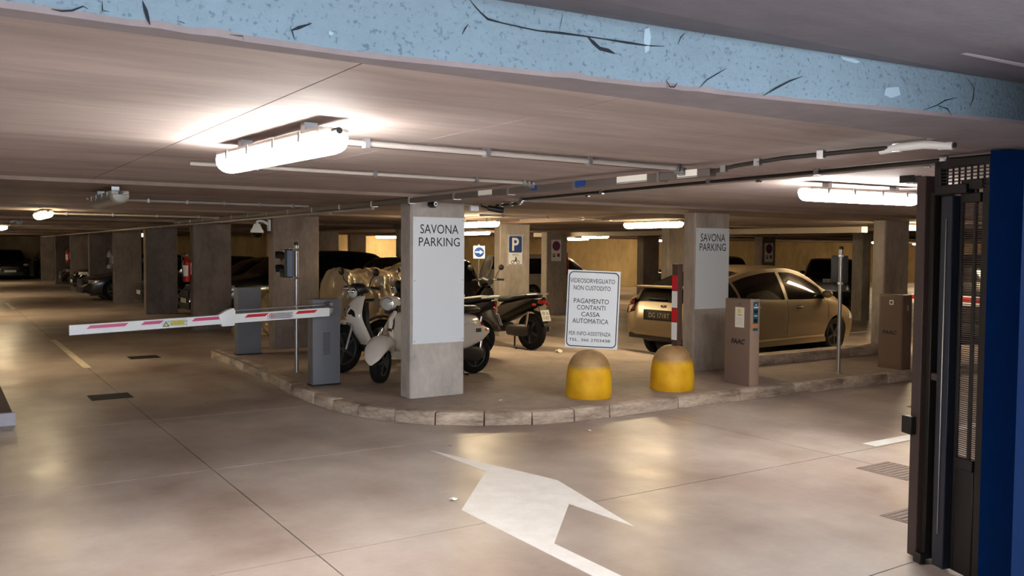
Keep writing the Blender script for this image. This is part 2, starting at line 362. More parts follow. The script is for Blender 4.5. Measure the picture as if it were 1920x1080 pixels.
# walls
def wallbox(name, *b, m=WALLC): return tag(MB().box(*b).build(name, m), kind='structure')
wallbox('wall_back', 10, 47, 31.5, 31.8, 0, H); wallbox('wall_lane_end', -8, 10.3, 56, 56.3, 0, H); wallbox('wall_lane_side', 10, 10.3, 31.8, 56, 0, H)
wallbox('wall_left', -8.3, -8, -9, 57, 0, 2.9); wallbox('wall_right', 47, 47.3, 1, 32, 0, H)
# blue entrance pier, seen at a glancing angle
wr = MB().prism([(3.45, 1.73), (2.9, 1.2), (3.3, .6), (6, 1.0), (6, 1.45)], 0, 2.9).build('wall_entrance', BLUEW); tag(wr, kind='structure')
MB().prism([(4.25, 2.29), (4.62, 2.04), (6, 1.9), (6, 2.29)], 0, 2.215).build('gate_pier', BLUEW, wr)
MB().prism([(3.70, 1.93), (6, 1.46), (6, 2.28), (3.70, 2.28)], 2.22, 2.9).build('lintel_end', BEAMB, wr)
wallbox('wall_front', 6, 47, 1.7, 2.0, 0, 2.7, m=CONC)

# raised island and its kerbstones
KP = [(3.53, 13.9), (3.53, 12.2), (3.49, 11.0), (3.43, 9.95), (3.43, 9.2), (3.46, 8.72), (3.55, 8.28), (3.75, 7.82), (4.03, 7.50), (4.42, 7.22), (4.85, 7.02), (5.30, 6.93), (5.75, 6.92), (6.72, 6.93), (7.68, 6.92), (8.62, 6.91), (9.5, 6.87), (10.4, 6.85), (11.3, 6.85), (12.3, 6.85), (13.3, 6.85), (14.3, 6.85)]
def offs(P, d):
    out = []
    for i, p in enumerate(P):
        a = Vector(P[max(i-1, 0)]); b = Vector(P[min(i+1, len(P)-1)]); t = (b-a).normalized(); out.append((p[0]-t.y*d, p[1]+t.x*d))
    return out
KI = offs(KP, .13)
isl = MB().prism(KI+[(15, 6.98), (15, 8.6), (9.4, 8.6), (9.4, 13.95), (3.66, 13.95)], 0, I).build('floor_island', ISL); tag(isl, kind='structure')
kerb = thing('kerb', 'worn concrete kerb curving round the raised island', 'kerb', (0, 0, 0))
random.seed(11)
for i in range(len(KP)-1):
    a, b, c, d = Vector(KP[i]), Vector(KP[i+1]), Vector(KI[i+1]), Vector(KI[i]); g = .006/(b-a).length
    a2, b2, c2, d2 = a.lerp(b, g), b.lerp(a, g), c.lerp(d, g), d.lerp(c, g); h = I+.004+random.uniform(-.004, .005); jt = random.uniform(-.004, .004)
    m = MB(); e = .018
    n = Vector(((d-a).x, (d-a).y)).normalized()
    def ring(p, q): 
        return [(p.x+jt*n.x, p.y+jt*n.y, 0), (p.x+(jt+.004)*n.x, p.y+(jt+.004)*n.y, h-e), (p.x+(jt+e)*n.x, p.y+(jt+e)*n.y, h), (q.x, q.y, h), (q.x, q.y, 0)]
    m.loft([ring(a2, d2), ring(b2, c2)]); m.build('kerbstone', KERB, kerb, bevel=.004, seg=1)
MB().tube([(3.535, 13.85, I+.008), (3.533, 12.2, I+.008), (3.50, 11.05, I+.008)], .008, 6).build('steel_edge', STEEL, kerb, smooth=50)
ledge = thing('ledge', 'low concrete ledge between the two right-hand columns beside the tan car', 'ledge', (0, 0, 0))
for a, b in ((9.0, 9.9), (9.9, 10.75), (10.75, 11.6), (11.6, 12.47)): MB().box(a+.004, b-.004, 8.3, 8.56, I, I+.14).build('kerbstone', KERB, ledge, bevel=.012)
lk = thing('kerb_block', 'short white-ended kerb block at the left edge of the lane', 'kerb', (0, 0, 0))
MB().box(-.55, .60, 9.56, 9.62, 0, .125).build('end_face', mat('whitewashed_kerb_end', rgb(178, 176, 186), rough=.8, var=.2, scale=8), lk, bevel=.006)
MB().box(-.6, .585, 9.621, 12.2, 0, .115).build('body', mat('dark_kerb_body', rgb(112, 98, 92), rough=.9, var=.4, scale=4), lk, bevel=.02)

# columns
def column(lbl, x, y, wd, dp, z0, m=CONC):
    e = .018
    p = [(x+e, y), (x+wd-e, y), (x+wd, y+e), (x+wd, y+dp-e), (x+wd-e, y+dp), (x+e, y+dp), (x, y+dp-e), (x, y+e)]
    return tag(MB().prism(p, z0, H-.02).build('concrete_column', m), lbl, 'column', 'concrete columns of the garage')
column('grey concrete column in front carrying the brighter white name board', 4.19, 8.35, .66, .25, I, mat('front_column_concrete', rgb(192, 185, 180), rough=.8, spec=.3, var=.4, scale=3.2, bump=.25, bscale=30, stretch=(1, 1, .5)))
column('concrete column with name board between the second bollard and the ticket machine', 8.34, 8.34, .65, .22, I)
column('concrete column behind the taupe barrier cabinet beside the gate', 12.48, 8.34, .65, .22, 0)
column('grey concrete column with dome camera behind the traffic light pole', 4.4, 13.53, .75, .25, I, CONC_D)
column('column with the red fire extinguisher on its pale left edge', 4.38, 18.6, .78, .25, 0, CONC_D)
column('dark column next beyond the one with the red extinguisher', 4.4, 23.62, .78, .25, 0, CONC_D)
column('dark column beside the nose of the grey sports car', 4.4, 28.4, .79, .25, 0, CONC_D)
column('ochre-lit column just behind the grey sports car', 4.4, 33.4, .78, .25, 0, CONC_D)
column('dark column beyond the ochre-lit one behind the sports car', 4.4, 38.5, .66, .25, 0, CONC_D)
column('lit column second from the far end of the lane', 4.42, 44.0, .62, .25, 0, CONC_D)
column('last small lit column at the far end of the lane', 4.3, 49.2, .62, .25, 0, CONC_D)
column('ochre column carrying the blue motorcycle parking sign', 8.6, 13.52, .66, .22, 0)
column('ochre column carrying the no-parking plate in the middle', 13.35, 18.7, .65, .28, 0)
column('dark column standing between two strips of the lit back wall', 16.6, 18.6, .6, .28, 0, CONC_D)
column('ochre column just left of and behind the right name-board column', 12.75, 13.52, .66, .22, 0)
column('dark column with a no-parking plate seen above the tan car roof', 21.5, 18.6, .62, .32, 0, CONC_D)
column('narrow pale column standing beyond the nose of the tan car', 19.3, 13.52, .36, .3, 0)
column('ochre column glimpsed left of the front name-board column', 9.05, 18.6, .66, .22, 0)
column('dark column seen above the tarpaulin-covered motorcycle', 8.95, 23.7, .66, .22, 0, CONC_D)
column('small ochre column beyond the tarpaulin-covered motorcycle', 12.1, 28.8, .6, .25, 0)

# floor paint, drain covers
ar = MB().prism([(3.49, 6.57), (3.80, 5.40), (3.84, 5.22), (3.60, 4.08), (3.55, 4.69), (2.99, 4.09), (3.0, 1.2), (2.87, 1.2), (2.86, 4.95), (3.52, 5.72)], .0005, .003).build('floor_arrow', PAINT)
tag(ar, 'large white painted arrow on the floor in front', 'arrow')
def fline(lbl, x0, x1, y0, y1, m=PAINT): return tag(MB().box(x0, x1, y0, y1, .0005, .003).build('painted_line', m), lbl, 'line marking')
fline('white painted line beside the folded gate', 6.92, 11.5, 4.66, 4.8); fline('worn pale lane line beyond the barrier arm', 1.70, 1.80, 13.6, 18.0, PAINT_O)
fline('short white lane line at the far left', 1.66, 1.76, 27.2, 30.4); fline('thin white bay line beyond the nose of the tan car', 15.0, 18.2, 11.55, 11.65)
def grate(name, lbl, x0, x1, y0, y1, m, n):
    t = thing(name, lbl, 'drain cover', ((x0+x1)/2, (y0+y1)/2, 0), 0, 'drain covers in the floor'); a, b = (x1-x0)/2, (y1-y0)/2
    MB().box(-a, a, -b, b, .0005, .004).build('plate', m, t, bevel=.001, seg=1)
    for k in range(n):
        y = -b+(k+.5)*2*b/n; MB().box(-a+.02, a-.02, y-b/n*.55, y+b/n*.55, .004, .007).build('bar', m, t)
grate('drain_cover', 'square drain cover nearer the painted line beside the gate', 6.08, 6.50, 3.83, 4.27, IRON, 9)
grate('drain_cover', 'nearest square drain cover half hidden by the gate', 5.12, 5.55, 3.05, 3.41, IRON, 8)
grate('drain_cover', 'dark drain cover in the lane in front of the barrier arm', 1.41, 1.85, 10.66, 11.05, IROND, 7)
grate('drain_cover', 'dark drain cover in the lane just behind the barrier arm', 2.44, 2.88, 14.3, 14.66, IROND, 7)
grate('drain_cover', 'drain cover furthest right, cut off by the gate', 9.0, 9.42, 5.42, 5.70, IRON, 7)

# ================================================================== CEILING FITTINGS
def lamp(lbl, x, y, rz, lit, ln=1.28, z=H, drop=.035):
    t = thing('ceiling_lamp', lbl, 'lamp', (x, y, z), rz, 'fluorescent ceiling lamps'); h = ln/2
    def ring(xx, wd, z0, z1, top):
        k = 10; R = []
        for i in range(k+1):
            a = PI*i/k; R.append((xx, wd*math.cos(a), z1-(z1-z0)*math.sin(a)**.8))
        return R+[(xx, -wd, top), (xx, wd, top)]
    zb, zm, zt = -drop-.115, -drop-.045, -drop-.008
    secs = [ring(-h*s, .075*q, zm-(zm-zb)*q, zm, zm+.004) for s, q in ((1, .35), (.985, .75), (.95, .97), (.9, 1))]+[ring(h*s, .075*q, zm-(zm-zb)*q, zm, zm+.004) for s, q in ((.9, 1), (.95, .97), (.985, .75), (1, .35))]
    MB().loft(secs).build('diffuser', lit, t, smooth=35)
    MB().box(-h*.98, h*.98, -.07, .07, zm+.004, zt).build('housing', LBOX, t, bevel=.015)
    for s in (-.6, .6):
        MB().box(s*h-.02, s*h+.02, -.03, .03, zt, 0).build('mounting_bracket', STEEL, t)
    for s in (-.7, -.25, .25, .7):
        for q in (-1, 1): MB().box(s*h-.012, s*h+.012, q*.07-.006, q*.07+.006, zm-.012, zt-.005).build('clip', STEEL, t)
    MB().lathe([(.014, h*.98), (.014, h*.98+.05)], (0, 0, (zm+zt)/2), 'x', 10).build('cable_gland', BLKPL, t)
    return t
Y90 = PI/2
lamp('lit fluorescent ceiling lamp nearest, above the lane on the left', 1.31, 4.0, -Y90+.06, LIT_N)
lamp('lit fluorescent ceiling lamp near the folded gate on the right', 6.08, 4.28, -.08, LIT_N)
lamp('unlit fluorescent ceiling lamp beyond the nearest lit one', 1.26, 8.4, -Y90, UNLIT, z=H-.03)
lamp('lit ceiling lamp over the lane behind the unlit lamp', 1.26, 14.0, -Y90, LIT_L)
lamp('small unlit ceiling lamp far down the lane', 1.3, 19.6, -Y90, UNLIT)
lamp('lit ceiling lamp at the left edge far down the lane', 1.36, 24.9, -Y90, LIT_W)
lamp('unseen lit ceiling lamp added near the end wall of the lane', 1.36, 46, -Y90, LIT_W)  # unseen lamp, added to brighten the end wall
lamp('lit ceiling lamp added over the far lane just out of view', 1.3, 35.0, -Y90, LIT_W)  # added outside the view to lift the far columns and end wall
lamp('lit ceiling lamp left of the right name-board column', 9.42, 10.35, -Y90, LIT_W, z=H-.03)
lamp('lit ceiling lamp in front of the bright back wall', 17.9, 22.4, -Y90, LIT_W)
lamp('lit ceiling lamp added near the back wall hidden behind the white notice', 21.5, 28.0, -Y90, LIT_W)  # extra lamp, added to light the depth and the back wall
lamp('small lit ceiling lamp seen left of the motorcycle sign column', 12.2, 20.4, -Y90, LIT_W)
lamp('lit ceiling lamp half hidden by the front name-board column', 7.35, 12.3, -Y90, LIT_W, z=H-.03)
lamp('lit ceiling lamp between the gate and the right-hand column', 14.1, 8.95, 0, LIT_W)
lamp('unlit ceiling lamp above the black hatchback', 22.8, 15.6, 0, UNLIT)
lamp('tiny lit ceiling lamp above the covered motorcycle', 14.4, 30.3, 0, LIT_W)
lamp('lit ceiling lamp added close to the right end of the back wall', 27, 28.8, 0, LIT_W)  # added lamp, brightens the back wall on the right
lamp('far lit ceiling lamp added out of sight behind the right-hand column', 36.5, 24.6, 0, LIT_W)  # added out of sight so the right of the back wall is lit
lamp('far lit ceiling lamp added and hidden beyond the black hatchback', 43.5, 27.0, 0, LIT_W)  # another added lamp for the right part of the back wall

def run(name, lbl, cat, pts, r, m, clips=0, clip_m=None, rect=None):
    t = thing(name, lbl, cat, (0, 0, 0))
    if rect:
        a, b = Vector(pts[0]), Vector(pts[1]); mm = MB()
        if abs(a.x-b.x) < abs(a.y-b.y): mm.box(a.x-rect[0], a.x+rect[0], min(a.y, b.y), max(a.y, b.y), a.z-rect[1], a.z)
        else: mm.box(min(a.x, b.x), max(a.x, b.x), a.y-rect[0], a.y+rect[0], a.z-rect[1], a.z)
        mm.build('trunking', m, t, bevel=.004, seg=1)
    else: MB().tube(pts, r, 8).build('pipe', m, t, smooth=50)
    a, b = Vector(pts[0]), Vector(pts[-1])
    for k in range(clips):
        i = (k+.5)/clips*(len(pts)-1); j = int(i); p = Vector(pts[j]).lerp(Vector(pts[j+1]), i-j); q = max(r, rect[0] if rect else 0)+.008; zz = (rect[1] if rect else 2*r)+.006
        MB().box(p.x-(q if rect else .012), p.x+(q if rect else .012), p.y-.012 if rect else p.y-q, p.y+.012 if rect else p.y+q, p.z-(zz if rect else q), p.z+(.004 if rect else q)).build('clip', clip_m or STEEL, t)
    return t
run('conduit', 'grey conduit running from the nearest lamp to the cable trunking', 'conduit', [(1.40, 3.95, H-.024), (3.80, 3.97, H-.024), (3.86, 3.97, H-.05)], .015, PIPE, 7)
run('conduit', 'dark thin run beside the near lamp conduit', 'cable', [(1.40, 3.995, H-.026), (2.5, 4.002, H-.026), (3.78, 4.018, H-.026)], .011, CABLE)  # dark thin tube along the far side of the near lamp conduit
run('conduit', 'pale conduit on the ceiling beyond the nearest lamp', 'conduit', [(1.30, 5.58, H-.02), (3.75, 5.6, H-.02), (3.87, 5.6, H-.04)], .013, PIPE, 6)
run('conduit', 'thin conduit on the ceiling beside the unlit lamp', 'conduit', [(1.35, 10.4, H-.02), (3.85, 10.45, H-.02)], .014, PIPE, 6)
run('conduit', 'conduit reaching the lit lamp over the lane', 'conduit', [(1.30, 14.6, H-.05), (3.85, 14.6, H-.05)], .014, PIPE, 4)
tr = run('cable_trunking', 'brown cable trunking along the ceiling over the lane columns', 'trunking', [(3.89, 3.75, H-.036), (3.89, 17.9, H-.036)], 0, TRAY, 16, STEEL, rect=(.03, .05))
for y0, y1, m in ((3.85, 4.02, PAPER), (4.3, 4.6, PAPER), (6.2, 6.42, PAPER), (5.55, 5.62, BLUEP), (4.95, 5.07, BLUEP)): MB().box(3.856, 3.8585, y0, y1, H-.075, H-.035).build('label', m, tr); MB().box(3.856, 3.924, y0, y1, H-.082, H-.0805).build('label', m, tr)
run('conduit', 'pale pipe fixed over the tops of the far lane columns', 'pipe', [(4.05, 9.0, H-.085), (4.1, 24, H-.09), (4.2, 47, H-.10)], .022, PIPE, 12)
cbl = run('cable', 'black cable snaking along the ceiling towards the blue wall', 'cable', [(3.86, 3.72, H-.06), (3.86, 3.55, H-.04), (3.84, 3.2, H-.026), (3.85, 2.7, H-.026), (3.86, 2.35, H-.035), (3.86, 2.24, H-.045)], .012, CABLE, 5)
MB().tube([(3.87, 2.62, H-.035), (3.85, 2.5, H-.03), (3.84, 2.38, H-.03), (3.86, 2.25, H-.045)], .02, 10).build('sleeve', WHITE, cbl, smooth=50)
run('conduit', 'dark conduit crossing the ceiling above the bollards', 'conduit', [(4.62, 2.32, H-.022), (4.75, 4.3, H-.022), (4.90, 7.3, H-.03), (5.06, 7.6, H-.055), (5.1, 8.1, H-.055)], .012, CABLE, 9, STEEL)
run('conduit', 'pale conduit beside the dark one above the bollards', 'conduit', [(4.78, 2.3, H-.02), (4.92, 4.3, H-.02), (5.03, 7.4, H-.03)], .010, PIPE, 3)
hk = thing('ceiling_hook', 'three-pronged steel hook under the ceiling near the right lamp', 'hook', (5.7, 3.6, H))
for xx in (-.08, 0, .08): MB().box(xx-.012, xx+.012, -.05, .05, -.05, 0).build('prong', GATE, hk)
run('duct', 'pale rectangular duct under the ceiling above the tan car', 'duct', [(13.9, 9.7, H-.075), (14.1, 20, H-.075)], 0, mat('pale_duct_sheet', rgb(188, 176, 160), rough=.4, metal=.3), 6, STEEL, rect=(.09, .11))
run('conduit', 'lit conduit under the ceiling left of the right name-board lamp', 'conduit', [(6.4, 10.6, H-.05), (8.0, 10.65, H-.05), (9.05, 10.6, H-.06)], .014, PIPE, 4)

# bullet cameras on the front column
cb = thing('bullet_camera', 'black bullet camera looking at the viewer from the front column top', 'camera', (4.40, 8.30, 2.19))
MB().lathe([(.012, .02), (.036, .0), (.038, -.10), (.030, -.112)], (0, 0, 0), 'y', 16).build('body', BLKPL, cb, smooth=40)
MB().lathe([(.024, -.1125), (.022, -.116)], (0, 0, 0), 'y', 16).build('lens_ring', STEEL, cb); MB().lathe([(.014, -.1165), (.012, -.119)], (0, 0, 0), 'y', 14).build('lens', BLKGL, cb)
MB().tube([(0, .02, .005), (0, .045, .03)], .012, 8).build('bracket', BLKPL, cb)
cb2 = thing('bullet_camera', 'black bullet camera pointing right from the front column top', 'camera', (5.16, 8.28, 2.165), -.5)
MB().tube([(-.05, 0, .012), (.1, 0, -.012)], [.03, .034], 14).build('body', BLKPL, cb2, smooth=40); MB().tube([(.1, 0, -.012), (.125, 0, -.016)], [.034, .03], 14).build('hood', BLKPL, cb2); MB().tube([(-.05, 0, .012), (-.12, 0, .03), (-.12, 0, .06)], .01, 8).build('bracket', BLKPL, cb2)
jb = thing('junction_box', 'small white junction box beside the front column top', 'junction box', (4.93, 8.29, 2.165))
MB().box(-.05, .05, -.02, .02, -.03, .03).build('box', WHITE, jb, bevel=.004); MB().tube([(-.5, 0, .035), (.06, 0, .035)], .008, 8).build('pipe', PIPE, jb)
# dome camera on the lane column
dc = thing('dome_camera', 'white dome camera on a wall bracket left of the grey column', 'camera', (4.39, 13.66, 2.08))
MB().box(-.03, .0, -.05, .05, -.10, .08).build('wall_plate', WHITE, dc, bevel=.006)
MB().tube([(-.03, 0, .0), (-.10, 0, .05), (-.17, 0, .06), (-.20, 0, .045), (-.205, 0, 0)], .022, 10).build('arm', WHITE, dc, smooth=50)
MB().lathe([(.02, .02), (.05, .0), (.075, -.06), (.10, -.10), (.10, -.13)], (-.205, 0, 0), 'z', 20).build('housing', WHITE, dc, smooth=40)
MB().lathe([(.085, -.131), (.083, -.16), (.06, -.195), (.02, -.21)], (-.205, 0, 0), 'z', 18).build('dome', GLASS, dc, smooth=60)

# ================================================================== SIGNS, BARRIERS, BOLLARDS, GATE
def rrect(w_, h_, r, n=5):
    P = []
    for cx, cy, a0 in ((w_/2-r, h_/2-r, 0), (-w_/2+r, h_/2-r, PI/2), (-w_/2+r, -h_/2+r, PI), (w_/2-r, -h_/2+r, 1.5*PI)):
        for k in range(n+1): a = a0+PI/2*k/n; P.append((cx+r*math.cos(a), cy+r*math.sin(a)))
    return P
def flat(name, poly, m, parent, y, cx=0, cz=0):        # flat print in the local x-z plane, facing -y
    b = MB(); b.v = [(cx+p[0], y, cz+p[1]) for p in poly]; b.f = [tuple(range(len(poly)))]; return b.build(name, m, parent)
def ring_print(name, outer, inner, m, parent, y, cx=0, cz=0):
    n = len(outer); b = MB(); b.v = [(cx+p[0], y, cz+p[1]) for p in outer]+[(cx+p[0], y, cz+p[1]) for p in inner]; b.f = [(i, (i+1) % n, n+(i+1) % n, n+i) for i in range(n)]; return b.build(name, m, parent)
def circ(r, n=28): return [(r*math.cos(2*PI*k/n), r*math.sin(2*PI*k/n)) for k in range(n)]
XV, ZV = (1, 0, 0), (0, 0, 1)
def board(lbl, x0, x1, y, z0, z1, m=BOARD, cat='sign', name='sign_board'):
    t = thing(name, lbl, cat, ((x0+x1)/2, y, (z0+z1)/2)); a, b = (x1-x0)/2, (z1-z0)/2
    MB().box(-a, a, -.006, 0, -b, b).build('panel', m, t, bevel=.0015, seg=1); return t, a, b
t, a, b = board('brighter white board reading SAVONA PARKING on the front column', 4.212, 4.84, 8.3485, .702, 2.058)
text('SAVONA', BLACK, t, (.005, -.0075, .551), XV, ZV, .465, .098); text('PARKING', BLACK, t, (.005, -.0075, .413), XV, ZV, .50, .094)
for sx in (-1, 1):
    for z in (-b+.03, 0, b-.03): MB().lathe([(.007, -.006), (.006, -.010)], (sx*(a-.02), 0, z), 'y', 10).build('screw', STEEL, t)
t, a, b = board('duller white board reading SAVONA PARKING on the column by the tan car', 8.352, 8.975, 8.3385, .947, 2.021)
text('SAVONA', BLACK, t, (.0, -.0075, .411), XV, ZV, .46, .105); text('PARKING', BLACK, t, (.0, -.0075, .284), XV, ZV, .49, .10)
for sx in (-1, 1):
    for z in (-b+.03, b-.03): MB().lathe([(.007, -.006), (.006, -.010)], (sx*(a-.02), 0, z), 'y', 10).build('screw', STEEL, t)
# motorcycle parking sign
t, a, b = board('blue P motorcycle parking sign on the ochre column', 8.755, 9.10, 13.5185, 1.425, 1.99, m=WHITE)
ring_print('rim', rrect(.335, .555, .03), rrect(.315, .535, .025), GREYD, t, -.0072)
flat('blue_panel', rrect(.285, .305, .03), BLUEP, t, -.0075, 0, .105)
text('P', WHITE, t, (0, -.0085, .105), XV, ZV, .15, .24, bold=.02); text('MOTO', BLACK, t, (.0, -.0085, -.088), XV, ZV, .13, .035)
for x in (-.06, .06): ring_print('wheel_symbol', [(p[0], p[1]) for p in circ(.034)], circ(.023), BLACK, t, -.0085, x, -.225)
flat('rider_symbol', [(-.05, -.2), (-.01, -.19), (.0, -.15), (-.005, -.125), (.02, -.125), (.02, -.15), (.045, -.175), (.04, -.185), (.018, -.17), (.03, -.215), (.01, -.215), (-.005, -.205), (-.05, -.215)], BLACK, t, -.0085)
# no-parking plates
def noparking(lbl, x0, x1, y, z0, z1):
    t, a, b = board(lbl, x0, x1, y, z0, z1, m=WHITE); r = a*.8; cz = b*.42
    flat('blue_disc', circ(r*.85), mat('faded_blue_disc', rgb(90, 60, 110), rough=.5), t, -.0075, 0, cz); ring_print('red_ring', circ(r), circ(r*.78), mat('faded_red_ring', rgb(150, 40, 50), rough=.5), t, -.008, 0, cz)
    flat('red_bar', [(-r*.62, r*.48), (-r*.48, r*.62), (r*.62, -r*.48), (r*.48, -r*.62)], MATS['faded_red_ring'], t, -.0085, 0, cz)
    flat('symbol_square', rrect(a*.5, a*.55, .01), BLACK, t, -.0075, -a*.45, -b*.45); flat('symbol_window', rrect(a*.25, a*.3, .006), WHITE, t, -.008, -a*.45, -b*.42); flat('red_square', rrect(a*.5, a*.55, .01), REDP, t, -.0075, a*.45, -b*.45)
noparking('no-parking plate on the middle ochre column', 13.48, 13.80, 18.6985, 1.42, 1.98)
noparking('no-parking plate on the dark column above the tan car', 21.62, 22.0, 18.5985, 1.38, 1.97)
# blue arrow sign on its own post
t = thing('direction_sign', 'white square sign with a blue disc and white arrow', 'sign', (12.6, 20.9, 0), -.35)
MB().tube([(0, .03, 0), (0, .03, 1.85)], .024, 10).build('post', STEEL, t, smooth=50); MB().box(-.16, .16, -.004, .004, 1.46, 1.81).build('panel', WHITE, t)
flat('blue_disc', circ(.14), BLUEP, t, -.006, 0, 1.635); flat('white_arrow', [(-.11, -.018), (.02, -.018), (.02, -.06), (.11, 0), (.02, .06), (.02, .018), (-.11, .018)], WHITE, t, -.0075, 0, 1.635)

# bollards
def bollard_mat():
    m = mat('yellow_dome_bollard_paint', rgb(228, 172, 20), rough=.6); nt = m.node_tree; p = nt.nodes['Principled BSDF']; L = nt.links.new
    tc = nt.nodes.new('ShaderNodeTexCoord'); sx = nt.nodes.new('ShaderNodeSeparateXYZ'); L(tc.outputs['Object'], sx.inputs[0])
    n = nt.nodes.new('ShaderNodeTexNoise'); n.inputs['Scale'].default_value = 9; n.inputs['Detail'].default_value = 6; L(tc.outputs['Object'], n.inputs[0])
    a = nt.nodes.new('ShaderNodeMath'); a.operation = 'MULTIPLY_ADD'; a.inputs[1].default_value = .07; L(n.outputs[0], a.inputs[0]); L(sx.outputs[2], a.inputs[2])
    mr = nt.nodes.new('ShaderNodeMapRange'); mr.inputs[1].default_value = .34; mr.inputs[2].default_value = .40; L(a.outputs[0], mr.inputs[0])
    n2 = nt.nodes.new('ShaderNodeTexNoise'); n2.inputs['Scale'].default_value = 5; n2.inputs['Detail'].default_value = 8; L(tc.outputs['Object'], n2.inputs[0])
    r1 = nt.nodes.new('ShaderNodeValToRGB'); r1.color_ramp.elements[0].color = (*rgb(218, 160, 16), 1); r1.color_ramp.elements[1].color = (*rgb(238, 188, 24), 1); r1.color_ramp.elements[0].position = .35; r1.color_ramp.elements[1].position = .6
    r2 = nt.nodes.new('ShaderNodeValToRGB'); r2.color_ramp.elements[0].color = (*rgb(150, 116, 74), 1); r2.color_ramp.elements[1].color = (*rgb(184, 152, 108), 1); r2.color_ramp.elements[0].position = .35; r2.color_ramp.elements[1].position = .65
    L(n2.outputs[0], r1.inputs[0]); L(n2.outputs[0], r2.inputs[0])
    x = nt.nodes.new('ShaderNodeMix'); x.data_type = 'RGBA'; L(mr.outputs[0], x.inputs[0]); L(r1.outputs[0], x.inputs[6]); L(r2.outputs[0], x.inputs[7]); L(x.outputs[2], p.inputs['Base Color'])
    return m
prof = [(.245, 0), (.252, .012), (.252, .10), (.248, .22)]+[(.245*math.cos(q)**.8, .22+.295*math.sin(q)) for q in [PI/2*k/10 for k in range(1, 10)]]+[(.01, .515)]
for lbl, x, y in (('yellow concrete dome bollard under the surveillance notice', 5.93, 7.50), ('yellow concrete dome bollard under the striped post', 7.09, 7.42)):
    o = MB().lathe(prof, (0, 0, 0), 'z', 32).build('dome_bollard', bollard_mat(), smooth=50); o.location = (x, y, I); tag(o, lbl, 'bollard', 'yellow dome bollards')
# notice on the first bollard
t = thing('notice_board', 'white notice with black lettering standing on the left bollard', 'sign', (5.95, 7.50, .646), -.672, ry=.036)
SW, SH = .572, .85
MB().box(-SW/2, SW/2, -.012, .0, 0, SH).build('panel', BOARD, t, bevel=.002, seg=1); MB().box(-.03, .03, 0, .03, 0, SH*.7).build('post', STEEL, t)
ring_print('border', rrect(SW-.03, SH-.03, .05), rrect(SW-.05, SH-.05, .042), BLACK, t, -.0135, 0, SH/2)
k_ = .00092
for s_, yc, hh, x0, x1 in (('VIDEOSORVEGLIATO', 205, 52, 95, 620), ('NON CUSTODITO', 290, 52, 135, 570), ('PAGAMENTO', 445, 56, 137, 550), ('CONTANTI', 522, 54, 175, 508), ('CASSA', 602, 54, 225, 445), ('AUTOMATICA', 682, 56, 120, 545), ('PER INFO-ASSISTENZA', 832, 46, 80, 572), ('TEL. 366 2703438', 908, 34, 78, 565)):
    cx = ((x0+x1)/2-358)*k_+(yc-550)*.00004; text(s_, DGREY if s_[0] in 'PN' and 'INFO' in s_ else BLACK, t, (cx, -.0138, SH-(yc-82)*k_), XV, ZV, (x1-x0)*k_, hh*k_)
# striped post on the second bollard
t = thing('striped_post', 'narrow brown post with red and white striped edge on the right bollard', 'post', (7.10, 7.37, .636), -.65+.72)
MB().box(-.042, .042, -.042, .042, 0, .93).build('post', mat('brown_sign_back', rgb(76, 58, 50), rough=.5), t, bevel=.003)
for k, (z0, z1, m) in enumerate(((.06, .26, WHITE), (.27, .42, REDR), (.43, .62, WHITE), (.63, .80, REDR))):
    MB().box(-.0435, -.041, -.041, .041, z0, z1).build('stripe', m, t)

# barrier with its arm
def xa(pxx, Y=9.49):
    d = fwd+rgt*((pxx-960)/FPX)+up*(-60/FPX); return d.x/d.y*Y
BX, BY = 3.765, 9.66
bt = thing('lane_barrier', 'blue-grey barrier cabinet with a red and white striped arm across the lane', 'barrier', (BX, BY, I))
MB().box(-.168, .168, 0, .17, 0, 1.005).build('cabinet', GREY, bt, bevel=.006)
MB().box(-.04, .04, -.0025, 0, .36, .62).build('vent', GREYD, bt)
for k in range(12): MB().box(-.036, .036, -.005, -.0025, .37+k*.0205, .376+k*.0205).build('vent_slat', GREY, bt)
MB().box(-.172, .172, -.006, .176, 0, .02).build('base', BLKPL, bt)
def zc(X): return .90+(X-1.05)/(3.85-1.05)*.098-I
AY0, AY1 = 9.46-BY, 9.52-BY
def armpoly(x0, x1, o0, o1, y0, y1, m, nm, par, sl=0):
    P = [(x0-BX, y0, zc(x0)+o0), (x1-BX, y0, zc(x1)+o0), (x1-BX+sl, y0, zc(x1)+o1), (x0-BX+sl, y0, zc(x0)+o1)]
    return MB().slab(P, (0, y1-y0, 0)).build(nm, m, par)
xs_, xe_ = xa(420), xa(616)
arm = armpoly(xa(129), xe_, -.048, .048, AY0, AY1, WHITE, 'arm', bt)
armpoly(xa(129), xa(420), -.054, -.048, AY0+.004, AY1-.004, BLKPL, 'rubber_edge', arm)
armpoly(xa(440), xa(600), -.053, -.048, AY0+.004, AY1-.004, BLKPL, 'rubber_edge', arm)
X0, X1 = xa(413), xa(440)
MB().slab([(X0-BX-.03, AY0-.012, zc(X0)+.048), (X0-BX+.01, AY0-.012, zc(X0)-.075), (X1-BX-.01, AY0-.012, zc(X1)-.075), (X1-BX, AY0-.012, zc(X1)+.08), (X1-BX-.02, AY0-.012, zc(X1)+.115), (X0-BX+.06, AY0-.012, zc(X0)+.10)], (0, .09, 0)).build('sleeve', WHITE, arm, bevel=.008)
for p0, p1, m in ((161, 233, PINKR), (263, 299, PINKR), (358, 410, PINKR), (457, 496, REDR), (552, 588, REDR)):
    armpoly(xa(p0), xa(p1), .003, .036, AY0-.0022, AY0-.0005, m, 'reflective_stripe', arm, sl=.035)
